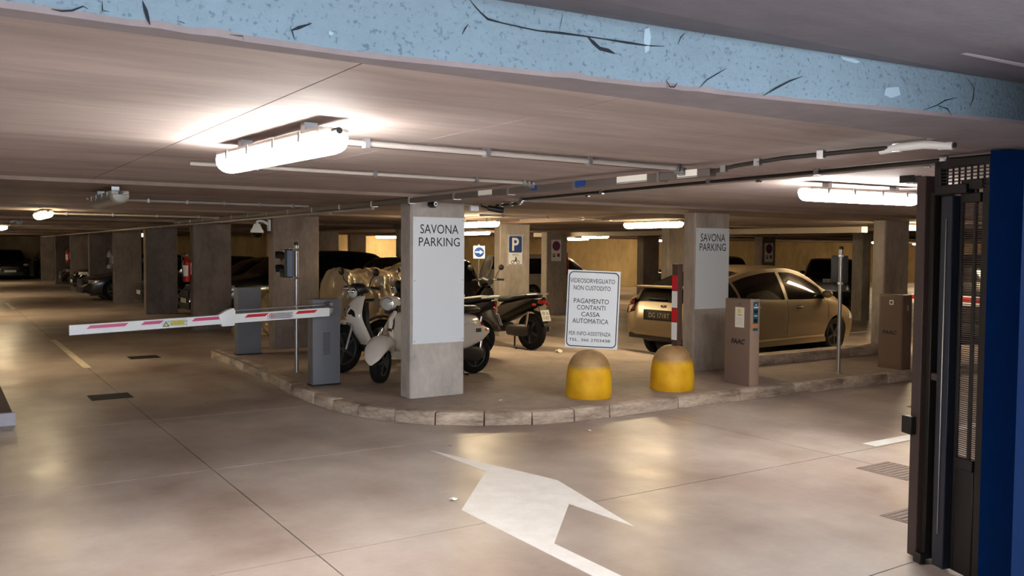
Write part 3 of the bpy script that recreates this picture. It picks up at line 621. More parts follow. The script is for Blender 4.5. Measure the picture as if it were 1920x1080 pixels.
armpoly(xa(302), xa(350), -.036, .038, AY0-.0015, AY0-.0003, mat('pale_blue_label', rgb(206, 220, 228), rough=.5), 'label', arm)
armpoly(xa(318), xa(345), -.028, .026, AY0-.0022, AY0-.0012, YLAB, 'label', arm)
xm = (xa(302)+xa(318))/2
flat('warning_triangle', [(-.032, -.028), (.032, -.028), (0, .028)], BLACK, arm, AY0-.0024, xm-BX, zc(xm)-.004); flat('warning_triangle_field', [(-.022, -.022), (.022, -.022), (0, .016)], YLAB, arm, AY0-.0030, xm-BX, zc(xm)-.004)
xl = (xa(318)+xa(345))/2
text('ATTENZIONE', DGREY, arm, (xl-BX, AY0-.003, zc(xl)+.014), XV, ZV, .20, .014); text('BARRIERA', DGREY, arm, (xl-BX, AY0-.003, zc(xl)-.003), XV, ZV, .13, .012); text('AUTOMATICA', DGREY, arm, (xl-BX, AY0-.003, zc(xl)-.019), XV, ZV, .20, .012)
armpoly(xa(499), xa(548), -.038, .036, AY0-.0015, AY0-.0003, mat('grey_label', rgb(204, 204, 210), rough=.5), 'label', arm)
xn = xa(508); ring_print('prohibition_ring', circ(.028, 20), circ(.020, 20), REDP, arm, AY0-.0025, xn-BX, zc(xn)); flat('walker_symbol', [(-.006, -.018), (.004, -.004), (.012, -.018), (.007, .006), (.0, .016), (-.006, .006)], BLACK, arm, AY0-.0025, xn-BX, zc(xn))
for k in range(4):
    x5 = xa(530); MB().box(x5-BX-.11, x5-BX+.10-.02*(k % 2), AY0-.0024, AY0-.0018, zc(x5)+.018-k*.016, zc(x5)+.024-k*.016).build('print_line', DGREY, arm)
MB().tube([(xa(441)-BX, AY0+.03, zc(xa(441))+.085), (xa(610)-BX, AY0+.03, zc(xa(610))+.085)], .010, 8).build('tie_rod', STEEL, arm, smooth=50)
MB().box(xe_-BX-.02, xe_-BX+.05, AY0+.01, .0, zc(xe_)-.03, zc(xe_)+.045).build('hinge_block', STEEL, arm, bevel=.005)
MB().lathe([(.022, -.17), (.022, 0)], (xe_-BX+.035, 0, zc(xe_)+.085), 'y', 12).build('rod_pivot', STEEL, arm)
# second cabinet behind
t = thing('control_cabinet', 'slim blue-grey cabinet behind the barrier arm', 'cabinet', (3.875, 13.05, I))
MB().box(-.18, .18, 0, .16, 0, 1.0).build('cabinet', GREY, t, bevel=.006); MB().box(-.184, .184, -.004, .164, 0, .02).build('base', BLKPL, t); MB().box(-.17, .17, -.003, 0, .08, .97).build('door_panel', GREY, t, bevel=.001, seg=1); MB().lathe([(.008, -.003), (.008, -.010)], (.14, 0, .55), 'y', 10).build('lock', STEEL, t)
# traffic lights on poles
def signal(lbl, x, y, rz, top, hz, m_side):
    t = thing('traffic_light', lbl, 'traffic light', (x, y, I), rz)
    MB().tube([(0, 0, 0), (0, 0, top)], .026, 14).build('pole', STEEL, t, smooth=50); MB().lathe([(.03, top-.03), (.03, top), (.012, top+.012)], (0, 0, 0), 'z', 14).build('pole_cap', BLKPL, t, smooth=40); MB().lathe([(.055, 0), (.055, .01)], (0, 0, 0), 'z', 16).build('foot_plate', STEEL, t)
    hd = MB().box(-.19, -.075, -.10, .10, hz-.18, hz+.18).build('signal_head', BLKPL, t, bevel=.012)
    MB().box(-.155, -.085, -.1035, -.10, hz-.165, hz+.165).build('side_plate', m_side, hd); MB().box(-.155, -.085, .10, .1035, hz-.165, hz+.165).build('side_plate', m_side, hd)
    for q, m in ((.085, REDL), (-.085, mat('green_lens', rgb(20, 90, 60), rough=.2))):
        MB().lathe([(.062, -.19), (.062, -.194)], (0, 0, hz+q), 'x', 18).build('lens', m, hd)
        vis = MB(); n = 12
        vis.grid(lambda u_, v_: (-.19-.075*v_*(1-.25*abs(2*u_-1)), .07*math.cos(-.35+(PI+.7)*u_), hz+q+.07*math.sin(-.35+(PI+.7)*u_)), n, 2); vis.build('visor', BLKPL, hd, smooth=60)
    for q in (.175, -.185):
        MB().box(-.09, .035, -.032, .032, hz+q-.016, hz+q+.016).build('clamp', STEEL, t, bevel=.004)
    return t
signal('traffic light on a steel pole between the barrier and grey cabinet', 3.84, 10.89, 0, 1.66, 1.40, mat('blue_grey_side_plate', rgb(120, 134, 156), rough=.5))
signal('dark traffic light seen from behind on the right-hand steel pole', 9.9, 7.25, PI+.75, 1.66, 1.37, BLKPL)
# ticket machine and right cabinet
t = thing('ticket_machine', 'taupe ticket column with teal reader and paper notice', 'ticket machine', (8.0, 7.07, I))
MB().box(0, .145, .012, .40, 0, 1.03).build('cabinet', TAUPE, t, bevel=.006); MB().box(-.003, .148, -.004, .012, 0, 1.035).build('front_panel', TAUPEL, t, bevel=.004)
MB().box(.035, .115, -.008, -.004, .74, 1.00).build('reader_panel', TEAL, t); MB().box(.035, .115, -.0075, -.004, .66, .715).build('reader_panel', TEAL, t)
MB().box(.04, .11, -.011, -.008, .925, .945).build('display', PAPER, t); MB().lathe([(.01, -.008), (.009, -.014)], (.075, 0, .965), 'y', 12).build('button', WHITE, t); MB().box(.045, .105, -.010, -.008, .87, .90).build('slot', BLACK, t); MB().box(.045, .10, -.011, -.008, .83, .842).build('slot_light', PAPER, t); MB().box(.045, .10, -.012, -.008, .76, .80).build('ticket_slot', BLACK, t)
MB().box(-.012, .10, -.02, -.004, .69, .745).build('tape', mat('orange_tape', rgb(196, 142, 96), rough=.6), t, bevel=.004)
nt_ = MB().box(-.0035, -.0005, .10, .24, .69, .93).build('paper_notice', PAPER, t); MB().box(-.0045, -.0035, .15, .20, .86, .91).build('notice_symbol', YLAB, nt_); MB().box(-.0045, -.0035, .13, .21, .835, .841).build('print_line', DGREY, nt_)
for k in range(5): MB().box(-.0042, -.0035, .12, .22, .80-k*.018, .803-k*.018).build('print_line', mat('pale_print', rgb(170, 168, 162), rough=.8), nt_)
MB().lathe([(.008, 0), (.008, -.006)], (0, .17, .97), 'x', 10).build('lock', BLACK, t)
text('FAAC', BLACK, t, (-.0012, .19, .52), (0, -1, 0), ZV, .22, .062, italic=.25, bold=.045)
t = thing('barrier_cabinet', 'brown-taupe barrier cabinet on the island beside the gate', 'cabinet', (10.93, 7.01, I))
MB().box(0, .21, 0, .36, 0, 1.02).build('cabinet', mat('dark_taupe_paint', rgb(104, 84, 72), rough=.45), t, bevel=.006); MB().box(-.003, .003, .02, .34, .06, .99).build('door_panel', MATS['dark_taupe_paint'], t, bevel=.001, seg=1); MB().box(-.006, -.003, .14, .20, .88, .945).build('sticker', PAPER, t); MB().box(-.0075, -.006, .155, .185, .895, .93).build('sticker_symbol', DGREY, t)
text('FAAC', BLACK, t, (-.0042, .19, .50), (0, -1, 0), ZV, .22, .055, italic=.25, bold=.045); MB().box(.09, .13, -.008, 0, .80, .88).build('lock_cover', STEEL, t, bevel=.003); MB().lathe([(.012, 0), (.012, -.01)], (.12, 0, .22), 'y', 10).build('lock', STEEL, t)

# folded gate at the entrance
G0, G1 = Vector((4.63, 2.86)), Vector((4.46, 2.38)); gd = (G1-G0).normalized()
g = thing('folding_gate', 'black steel folding gate pushed back against the blue wall', 'gate', (G0.x, G0.y, 0), math.atan2(gd.y, gd.x))
def gb(nm, s0, s1, y0, y1, z0, z1, m, bv=.004): return MB().box(s0, s1, y0, y1, z0, z1).build(nm, m, g, bevel=bv, seg=1)
gb('end_post', 0, .075, -.05, .05, .01, 2.14, GATEB); gb('end_post_return', .075, .11, -.02, .05, .01, 2.05, GATE)
gb('recess_panel', .11, .205, .02, .035, .02, 2.08, GATE); gb('leaf_panel', .205, .29, -.055, .0, .02, 2.02, GATEN); gb('leaf_edge', .245, .252, -.062, -.055, .2, 1.9, STEEL)
gb('mullion', .29, .312, -.01, .008, .02, 2.08, GATE); gb('mullion', .382, .405, -.008, .008, .02, 2.08, GATE); gb('mullion', .438, .60, -.006, .03, .02, 2.1, GATE)
gb('kick_panel', .312, .438, -.01, .02, .02, .60, GATE); gb('lock_rail', .312, .438, -.02, .03, .58, .64, GATE); gb('top_rail', .312, .438, -.02, .03, 1.98, 2.03, GATE); gb('head_panel', .30, .45, -.02, .03, 2.05, 2.10, GATE)
gb('latch', -.03, .05, -.085, -.045, .70, .80, GATE); gb('handle', .13, .2, -.03, .02, 1.02, 1.06, GATEB); gb('foot_bolt', .1, .16, -.09, -.05, .005, .06, GATE)
sl = MB()
for k in range(118): z = .645+k*.0113; sl.box(.312, .382, -.004, .004, z, z+.0045); sl.box(.405, .438, -.004, .004, z, z+.0045)
o = sl.build('perforated_strip', GATEB, g); o['kind'] = 'stuff'
la = MB()
for k in range(7): la.box(.14, .50, -.012, -.004, 2.06+k*.018, 2.066+k*.018)
for k in range(9): la.box(.14+k*.044, .148+k*.044, -.012, -.004, 2.05, 2.175)
o = la.build('top_lattice', GATE, g); o['kind'] = 'stuff'
gb('top_frame', .12, .56, -.02, .02, 2.175, 2.215, GATE); gb('top_frame_stile', .10, .15, -.02, .02, 2.03, 2.215, GATE); gb('top_frame_stile', .49, .58, -.02, .02, 2.03, 2.215, GATE); gb('guide_roller_plate', .15, .36, -.04, .03, 2.03, 2.08, GATE)

# fire extinguishers
def exting(lbl, x, y, z, rz, body, lab, case=False):
    t = thing('fire_extinguisher', lbl, 'extinguisher', (x, y, z), rz, 'fire extinguishers on columns')
    MB().lathe([(.03, 0), (.075, .01), (.08, .04), (.08, .40), (.06, .46), (.028, .49), (.02, .53)], (0, 0, 0), 'z', 20).build('cylinder', body, t, smooth=40)
    MB().grid(lambda u_, v_: (.0815*math.cos(-PI*.95+1.5*u_), .0815*math.sin(-PI*.95+1.5*u_), .12+.22*v_), 8, 1).build('label', lab, t, smooth=60)
    MB().box(-.02, .02, -.015, .015, .53, .57).build('valve', STEEL, t, bevel=.004); MB().box(-.09, .03, -.012, .012, .57, .585).build('lever', BLKPL, t)
    MB().tube([(0, -.02, .55), (-.05, -.04, .60), (-.10, -.05, .56), (-.11, -.05, .40), (-.10, -.05, .2), (-.09, -.04, .10)], [.01, .01, .01, .01, .012, .018], 8).build('hose', BLKPL, t, smooth=60)
    MB().box(.06, .09, -.05, .05, .15, .4).build('wall_bracket', STEEL, t)
exting('red fire extinguisher with white label on the lane column', 4.285, 18.72, 1.0, 0, REDP, PAPER)
exting('pale fire extinguisher with a hose loop above the sports car', 4.305, 28.5, 1.05, 0, mat('grey_extinguisher_paint', rgb(150, 146, 146), rough=.4), BLKPL)
exting('small dark red extinguisher on a far lane column', 4.305, 38.6, 1.05, 0, REDP, PAPER)
exting('red extinguisher peeking past the middle ochre column', 14.10, 18.9, 1.05, PI, REDP, PAPER)

# ================================================================== VEHICLES
def wheel_parts(parent, name, x, y, r, wd, m_rim, spokes=5, side=1, z0=0, rot=0, steer=0):
    """tyre + rim + spokes; axis along local y; side = outward direction"""
    e = bpy.data.objects.new(name, None); C.objects.link(e); e.parent = parent; e.location = (x, y, z0+r); e.rotation_euler = (0, rot, steer); e.empty_display_size = .05
    h = wd/2; ri = r*.66
    MB().lathe([(ri, -h*.8), (r*.86, -h), (r*.97, -h*.8), (r, -h*.4), (r, h*.4), (r*.97, h*.8), (r*.86, h), (ri, h*.8)], (0, 0, 0), 'y', 28, close=True).build('tyre', RUBBER, e, smooth=50)
    MB().lathe([(ri*1.01, -h*.8), (ri*1.01, h*.8), (ri*.93, h*.7), (ri*.9, 0), (ri*.93, -h*.7)], (0, 0, 0), 'y', 24, close=True).build('rim', m_rim, e, smooth=40)
    MB().lathe([(ri*.9, -.006), (ri*.9, .006)], (0, -side*h*.15, 0), 'y', 20).build('brake_disc', mat('dark_hub', rgb(30, 30, 32), rough=.6), e)
    MB().lathe([(ri*.22, -.02), (ri*.22, .02), (ri*.12, .028)], (0, side*h*.55, 0), 'y', 12).build('hub', m_rim, e, smooth=40)
    for k in range(spokes):
        a = 2*PI*k/spokes; c, s_ = math.cos(a), math.sin(a); w0, w1 = ri*.10, ri*.075
        P = []
        for rr, ww in ((ri*.15, w0), (ri*.95, w1)): P += [(rr*c-ww*s_, rr*s_+ww*c), (rr*c+ww*s_, rr*s_-ww*c)]
        P = [P[0], P[1], P[3], P[2]]; yy = side*h*.62
        MB().slab([(p[0], yy-.008, p[1]) for p in P], (0, .016, 0)).build('spoke', m_rim, e)
    return e

class Car:
    def __init__(s, top, belt, wid, roofw, bot):
        s.top, s.belt, s.wid, s.roofw, s.bot = herm(top), herm(belt), herm(wid), herm(roofw), herm(bot); s.x0, s.x1 = top[0][0], top[-1][0]
    def sec(s, x):
        zb, zt, W, Wr = s.bot(x), s.top(x), s.wid(x), s.roofw(x); zm = min(s.belt(x), zt-.03); r = min(.10, (zt-zm)*.55); Wr = min(Wr, W*.97)
        P = [(0, zb), (W*.80, zb), (W*.94, zb+.03), (W*.985, zb+.35*(zm-zb)), (W, zb+.62*(zm-zb)), (W*.99, zb+.88*(zm-zb)), (W*.955, zm)]
        zs = zt-r; x0 = W*.955
        for q in (.25, .5, .75): P.append((x0+(Wr-x0)*q+.02*math.sin(PI*q)*(1 if zs-zm > .15 else 0), zm+(zs-zm)*q))
        P += [(Wr, zs), (Wr*.96, zt-.45*r), (Wr*.86, zt-.16*r), (Wr*.6, zt-.03*r), (0, zt)]
        return P
    def y_at(s, x, z):
        P = s.sec(x)
        for i in range(2, 11):
            if P[i][1] <= z <= P[i+1][1]: t = (z-P[i][1])/max(1e-6, P[i+1][1]-P[i][1]); return P[i][0]+(P[i+1][0]-P[i][0])*t
        return P[10][0]
    def z_at(s, x, y):
        P = s.sec(x)[10:]; y = abs(y)
        for i in range(4):
            if P[i+1][0] <= y <= P[i][0]: t = (P[i][0]-y)/max(1e-6, P[i][0]-P[i+1][0]); return P[i][1]+(P[i+1][1]-P[i][1])*t
        return P[0][1]
    def body(s, N=64):
        m = MB(); secs = []
        xs = [s.x0+(s.x1-s.x0)*(.5-.5*math.cos(PI*i/N)) for i in range(N+1)]
        for x in xs:
            P = s.sec(x); secs.append([(x, p[0], p[1]) for p in P]+[(x, -p[0], p[1]) for p in P[-2:0:-1]])
        return m.loft(secs)
    def side(s, x0, x1, lo, hi, sd, off=.005, n=16, k=5):
        return MB().grid(lambda u_, v_: (lambda x: (lambda z: (x, sd*(s.y_at(x, z)+off), z))(lo(x)+(hi(x)-lo(x))*v_))(x0+(x1-x0)*u_), n, k)
    def patch(s, x0, x1, yw, off=.006, n=12, k=12, y0=None):
        def P(u_, v_):
            x = x0+(x1-x0)*u_; w0, w1 = (yw(x), yw(x)); y = -w0+(w0+w1)*v_ if y0 is None else y0(x)+(w1-y0(x))*v_
            dz = (s.z_at(x+.01, y)-s.z_at(x-.01, y))/.02; nn = Vector((-dz, 0, 1)).normalized(); return (x+nn.x*off, y, s.z_at(x, y)+nn.z*off)
        return MB().grid(P, n, k)
def cut_arches(ob, xs, r, zc_, wmax):
    for x in xs:
        cu = MB().lathe([(r, -wmax-.1), (r, wmax+.1)], (x, 0, zc_), 'y', 32).build('cutter', None, ob.parent)
        md = ob.modifiers.new('b', 'BOOLEAN'); md.operation = 'DIFFERENCE'; md.object = cu; md.solver = 'EXACT'
        bpy.context.view_layer.update(); dg = bpy.context.evaluated_depsgraph_get(); me = bpy.data.meshes.new_from_object(ob.evaluated_get(dg))
        ob.modifiers.clear(); old = ob.data; ob.data = me; me.name = old.name; bpy.data.meshes.remove(old); bpy.data.objects.remove(cu)
    ob.data.shade_smooth(); ob.data.set_sharp_from_angle(angle=math.radians(38))

def build_car(name, lbl, loc, rz, paint, spec, cat='car', detail='full', rim=ALLOY, plate=None, plate_f=None, cut=True):
    t = thing(name, lbl, cat, loc, rz, 'parked cars'); c = Car(*spec['curves']); L = spec
    b = c.body().build('body', paint, t, smooth=40); zb = L['sill']
    R = L['wr']; W = L['W']/2
    if cut: cut_arches(b, (-L['wb']/2, L['wb']/2), R*1.09, R, W)
    # dark inner core so one cannot see through the cut arches
    for x in (-L['wb']/2, L['wb']/2):
        MB().lathe([(R*1.07, -W*.62), (R*1.07, W*.62)], (x, 0, R), 'y', 20).build('wheel_arch_liner', BLKPL, t)
        for sd in (-1, 1): wheel_parts(t, 'wheel', x, sd*(W-.125), R, .20, rim, 5, sd, rot=.3)
    # glass
    for sd in (-1, 1):
        for x0, x1, lo, hi in L['side_win']: c.side(x0, x1, lo, hi, sd).build('side_window', GLASS, t, smooth=60)
    for x0, x1, yw in L['top_win']: c.patch(x0, x1, yw).build('windscreen' if x0 > 0 else 'rear_window', GLASS, t, smooth=60)
    for sd in (-1, 1):
        mx, mz = L['mirror']; y = c.y_at(mx, mz)
        o = MB().ell((mx, sd*(y+.10), mz+.03), (.06, .10, .065)).build('wing_mirror', paint, t, smooth=60); MB().box(mx-.02, mx+.02, sd*(y+.05)-.05, sd*(y+.05)+.05, mz-.01, mz+.01).build('mirror_stalk', BLKPL, o)
    for sd in (-1, 1):
        for xh, zh in L.get('handles', ()):
            y = c.y_at(xh, zh); MB().tube([(xh-.09, sd*(y+.004), zh), (xh-.07, sd*(y+.03), zh), (xh+.07, sd*(y+.03), zh), (xh+.09, sd*(y+.004), zh)], .011, 8).build('door_handle', spec.get('handle_m', paint), t, smooth=60)
            MB().grid(lambda u_, v_: (xh-.06+.12*u_, sd*(c.y_at(xh-.06+.12*u_, zh-.03+.06*v_)+.003), zh-.03+.06*v_), 4, 3).build('handle_cup', BLKPL, t)
        for xd in L.get('doors', ()):
            lo, hi = zb+.10, L['belt_z']-.01
            MB().grid(lambda u_, v_: (xd-.004+.008*u_, sd*(c.y_at(xd, lo+(hi-lo)*v_)+.0025), lo+(hi-lo)*v_), 1, 10).build('door_gap', BLKPL, t)
    for args in L.get('lights', ()):
        nm, m, kind, a = args
        for sd in (-1, 1):
            if kind == 'side': c.side(a[0], a[1], a[2], a[3], sd, .006, 8, 6).build(nm, m, t, smooth=60)
            else: MB().ell((a[0], sd*a[1], a[2]), a[3]).build(nm, m, t, smooth=60)
    for args in L.get('boxes', ()):
        nm, m, bx_ = args; MB().box(*bx_).build(nm, m, t, bevel=.006)
    if plate:
        x, z = L['plate']; pl = MB().box(x-.012, x, -.26, .26, z-.055, z+.055).build('rear_plate', spec.get('plate_m', PLATE), t, bevel=.003); plate != ' ' and text(plate, spec.get('plate_ink', BLACK), pl, (x-.0132, 0, z), (0, -1, 0), ZV, .42, .075)
    if plate_f:
        x, z = L['plate_f']; pl = MB().box(x, x+.012, -.26, .26, z-.055, z+.055).build('front_plate', PLATE, t, bevel=.003)
        if plate_f != ' ': text(plate_f, BLACK, pl, (x+.0132, 0, z), (0, 1, 0), ZV, .42, .075)
    return t, c

K = lambda z: (lambda x: z)
pt = herm([(-1.75, 1.10), (-1.3, 1.24), (-.8, 1.345), (-.2, 1.40), (.2, 1.395), (.6, 1.31), (1.0, 1.14), (1.28, 1.0)])
pb = herm([(-1.75, 1.03), (-1.2, .99), (0, .945), (1.28, .93)])
prius = dict(wb=2.70, wr=.31, W=1.725, sill=.2, belt_z=.95,
    curves=([(-2.16, .50), (-2.15, .66), (-2.10, .80), (-2.03, .98), (-1.96, 1.115), (-1.90, 1.15), (-1.5, 1.27), (-1.0, 1.40), (-.4, 1.475), (.1, 1.49), (.5, 1.445), (.9, 1.30), (1.25, 1.10), (1.55, .95), (1.85, .82), (2.08, .69), (2.19, .57), (2.24, .44)],
            [(-2.16, .47), (-2.05, .86), (-1.9, .97), (-1.2, .97), (0, .93), (1.2, .90), (1.55, .82), (1.85, .72), (2.05, .62), (2.24, .40)],
            [(-2.16, .62), (-2.12, .74), (-2.0, .81), (-1.7, .845), (-1.2, .8625), (1.2, .8625), (1.7, .83), (2.0, .74), (2.15, .60), (2.24, .42)],
            [(-2.16, .55), (-2.0, .62), (-1.5, .62), (-.5, .60), (.5, .60), (1.1, .66), (1.4, .74), (1.9, .64), (2.24, .36)],
            [(-2.16, .40), (-2.05, .36), (-1.75, .27), (-1.5, .21), (1.7, .19), (2.1, .22), (2.24, .28)]),
    side_win=[(-1.72, -1.30, pb, lambda x: pb(x)+(pt(x)-pb(x))*.96), (-1.24, -.12, pb, lambda x: pt(x)-.02), (-.02, 1.02, pb, lambda x: pt(x)-.02)],
    top_win=[(.62, 1.36, lambda x: .60+.12*(x-.62)), (-1.85, -1.0, lambda x: .55), (-2.055, -1.955, lambda x: .62)], mirror=(.98, .98), handles=((-.92, .84), (.22, .82)), doors=(-1.27, -.07, 1.08),
    lights=[('tail_light', mat('dark_tail_lens', rgb(66, 22, 20), rough=.2), 'side', (-2.10, -1.99, lambda x: .72, lambda x: .96)), ('headlight', HEADL, 'side', (1.78, 2.06, lambda x: .56, lambda x: .56+.14*(2.12-x)/.3))],
    boxes=[('rear_bumper_skirt', BLKPL, (-2.15, -1.98, -.66, .66, .34, .42)), ('plate_recess', BLKPL, (-2.165, -2.10, -.34, .34, .64, .80)), ('spoiler', GOLD, (-2.06, -1.86, -.62, .62, 1.135, 1.165)), ('badge', CHROME, (-2.10, -2.06, -.04, .04, .845, .88)), ('side_skirt', GOLD, (-1.0, 1.0, -.862, -.80, .215, .29)), ('side_skirt', GOLD, (-1.0, 1.0, .80, .862, .215, .29)), ('rear_wiper', BLKPL, (-2.085, -2.06, -.03, .34, .955, .975))],
    plate=(-2.168, .72), plate_f=(2.245, .45), plate_m=mat('shaded_plate', rgb(50, 44, 38), rough=.5), plate_ink=mat('shaded_plate_letters', rgb(190, 182, 168), rough=.5))  # plate darkened: the shade at the car's rear is put into its colours
PC = Vector((11.42, 10.18)); PH = math.radians(5.0)
pr_t, pr_c = build_car('hatchback_car', 'champagne gold hatchback parked behind the right name-board column', (PC.x, PC.y, 0), PH, GOLD, prius, rim=ALLOYD, plate='DG 171RT')
for sd in (-1, 1): pr_c.side(-1.0, 1.0, K(.30), K(.335), sd, .012, 12, 1).build('rub_strip', mat('bright_rub_strip', rgb(200, 178, 140), rough=.3, metal=.5), pr_t)
MB().ell((1.48, -.862, .80), (.025, .008, .018)).build('side_repeater', ORANGE, pr_t, smooth=60)
MB().box(-.58, -.44, -.20, .20, 1.02, 1.36).build('headrest', mat('beige_headrest', rgb(120, 110, 90), rough=.8), pr_t, bevel=.03)

def generic(Hh, Lg, W=1.8, wb=2.6, style='suv', wr=.33):
    f, r = Lg*.5, -Lg*.5; q = Hh
    bz = q*.62 if style == 'suv' else q*.66
    hood = q*.66 if style == 'suv' else q*.62
    top = [(r, .5), (r+.03, q*.55), (r+.10, q*.68), (r+.28, q*.90), (r+.5, q*.97), (r+1.2, q), (.0, q*.99), (.45, q*.93), (.8, q*.8), (1.08, hood+.03), (f-.6, hood-.06), (f-.2, hood-.16), (f-.05, hood-.3), (f, .48)]
    if style == 'sedan': top[3:6] = [(r+.2, q*.70), (r+.65, q*.78), (r+1.35, q*.985)]
    belt = [(r, .45), (r+.1, bz-.08), (r+.5, bz), (1.1, bz-.04), (f-.4, hood-.14), (f, .42)]
    wid = [(r, W*.37), (r+.08, W*.45), (r+.35, W*.49), (0, W*.5), (f-.6, W*.48), (f-.2, W*.43), (f, W*.30)]
    rw = [(r, W*.33), (r+.5, W*.385), (.5, W*.37), (1.1, W*.42), (f-.3, W*.38), (f, W*.26)]
    bot = [(r, .32), (r+.2, .22), (f-.2, .2), (f, .28)]
    th = herm(top); hi = lambda x: min(th(x)-.10, q-.13); lo = lambda x: bz+.015
    d = dict(wb=wb, wr=wr, W=W, sill=.22, belt_z=bz-.02, curves=(top, belt, wid, rw, bot),
        side_win=[(r+.62, -.12, lo, lambda x: max(lo(x)+.01, hi(x))), (-.02, .82, lo, lambda x: max(lo(x)+.01, hi(x)))],
        top_win=[(.42, 1.03, lambda x: W*.37), (r+.12, r+.36, lambda x: W*.34)], mirror=(.75, bz+.03), handles=((-.85, bz-.11), (.15, bz-.12)), doors=(-.07, 1.0),
        lights=[('tail_light', REDL, 'side', (r+.03, r+.2, lambda x: bz-.16, lambda x: bz-.02)), ('headlight', HEADL, 'side', (f-.42, f-.14, lambda x: hood-.30, lambda x: hood-.19))],
        boxes=[('grille', BLKPL, (f-.06, f+.012, -W*.22, W*.22, .50, .66)), ('front_bumper', BLKPL, (f-.1, f+.02, -W*.30, W*.30, .24, .40)), ('rear_bumper', BLKPL, (r-.02, r+.1, -W*.36, W*.36, .3, .46))], plate=(r-.005, .80), plate_f=(f+.02, .44))
    if style == 'sedan': d['top_win'][1] = (r+.72, r+1.25, lambda x: W*.33)
    return d
build_car('compact_car', 'black hatchback seen from behind with red tail lights beyond the pole', (25.4, 19.0, 0), .66, DKCAR, generic(1.50, 4.1, 1.78, 2.5), plate='EK 402ZD')
build_car('estate_car', 'silver estate car behind the white notice', (16.0, 22.4, 0), .08, SILV, generic(1.58, 4.3, 1.75, 2.55), plate_f=' ')
build_car('parked_van', 'black car glimpsed right behind the front name-board column', (8.1, 16.5, 0), PI/2, DKCAR, generic(1.56, 4.2, 1.75, 2.5), plate=' ')
build_car('off_road_car', 'tall black car nosing out behind the control cabinet', (6.95, 19.6, 0), PI, DKCAR, generic(1.66, 4.2, 1.78, 2.55), plate_f=' ')
build_car('city_car', 'dark car in shadow left of the extinguisher column', (6.95, 21.9, 0), PI, DKCAR, generic(1.50, 4.0, 1.7, 2.45), plate_f=' ')
build_car('saloon_car', 'dark car with a pale plate in shadow between two lane columns', (6.9, 26.4, 0), PI, DKCAR, generic(1.48, 4.3, 1.76, 2.6, 'sedan'), plate_f=' ')
build_car('sports_car', 'graphite grey car poking its nose out between lane columns', (6.0, 31.2, 0), PI+.05, GRCAR, generic(1.36, 4.4, 1.82, 2.65, 'sedan'))
build_car('city_car', 'chrome-trimmed dark car just beyond the graphite one', (6.2, 35.9, 0), PI, DKCAR, generic(1.48, 4.1, 1.74, 2.5), plate_f=' ')
build_car('city_car', 'small dark car with bright headlamps far down the lane', (6.3, 41.0, 0), PI, DKCAR, generic(1.45, 4.0, 1.7, 2.45), plate_f=' ')
build_car('family_car', 'black car facing the viewer at the end wall of the lane', (3.05, 52.6, 0), -PI/2, DKCAR, generic(1.52, 4.3, 1.82, 2.6), plate_f=' ')
build_car('family_car', 'dark car half hidden beside the last lane column', (5.3, 53.0, 0), -PI/2, DKCAR, generic(1.5, 4.2, 1.8, 2.55))
build_car('dark_hatchback', 'dark car roof showing above the tan car behind the right name board', (24.0, 23.9, 0), PI/2, DKCAR, generic(1.56, 4.1, 1.76, 2.5))
vs = generic(1.7, 4.4, 1.85, 2.7); vs['boxes'] += [('red_strip', REDR, (-2.24, -2.19, -.8, .8, .86, .93)), ('white_strip', WHITE, (-2.24, -2.19, -.8, .8, .79, .855)), ('white_strip', WHITE, (-2.24, -2.19, -.8, .8, .935, .96))]
build_car('striped_van', 'dark van with a red and white rear strip beside the gate', (17.35, 8.72, 0), 0, DKCAR, vs)
el = thing('emergency_light', 'small lit emergency light above the dark car between lane columns', 'lamp', (5.77, 31.3, 2.1)); MB().box(-.16, .16, -.02, .03, -.07, .07).build('housing', LBOX, el, bevel=.01); MB().box(-.14, .14, -.03, -.02, -.055, .055).build('diffuser', mat('emergency_diffuser', (.9, .9, .8), emis=(1, .85, .5), emis_s=3), el); MB().box(-.02, .02, -.01, .01, .07, .15).build('hanger', STEEL, el)

# ------------------------------------------------------------------ scooters
def ring_e(cx, cz, ry_, rz_, n=16, p=2.4, tilt=0):
    R = []
    for k in range(n):
        a = 2*PI*k/n; c, s_ = math.cos(a), math.sin(a)
        y = ry_*abs(c)**(2/p)*(1 if c >= 0 else -1); z = rz_*abs(s_)**(2/p)*(1 if s_ >= 0 else -1)
        R.append((cx-z*math.sin(tilt), y, cz+z*math.cos(tilt)))
    return R
def bodyloft(secs, n=16, p=2.4): return MB().loft([ring_e(*s_[:4], n, p, s_[4] if len(s_) > 4 else 0) for s_ in secs])
def shell(path, widths, bend, th, n=14, m=12):
    """curved plate following a side-view path [(x,z)], half-widths, edges bent back by bend"""
    fx = herm([(i/(len(path)-1), p[0]) for i, p in enumerate(path)]); fz = herm([(i/(len(path)-1), p[1]) for i, p in enumerate(path)]); fw = herm([(i/(len(path)-1), q) for i, q in enumerate(widths)])
    def P(u_, v_, o): y = (2*v_-1); return (fx(u_)-bend*y*y*fw(u_)/max(widths)-o, y*fw(u_), fz(u_))
    b = MB(); b.grid(lambda u_, v_: P(u_, v_, 0), n, m); b.grid(lambda u_, v_: P(u_, v_, th), n, m, flip=True)
    for s_ in (0, 1): b.grid(lambda u_, v_: P(u_, s_, th*v_), n, 1)
    for s_ in (0, 1): b.grid(lambda u_, v_: P(s_, v_, th*u_), 1, m)
    return b
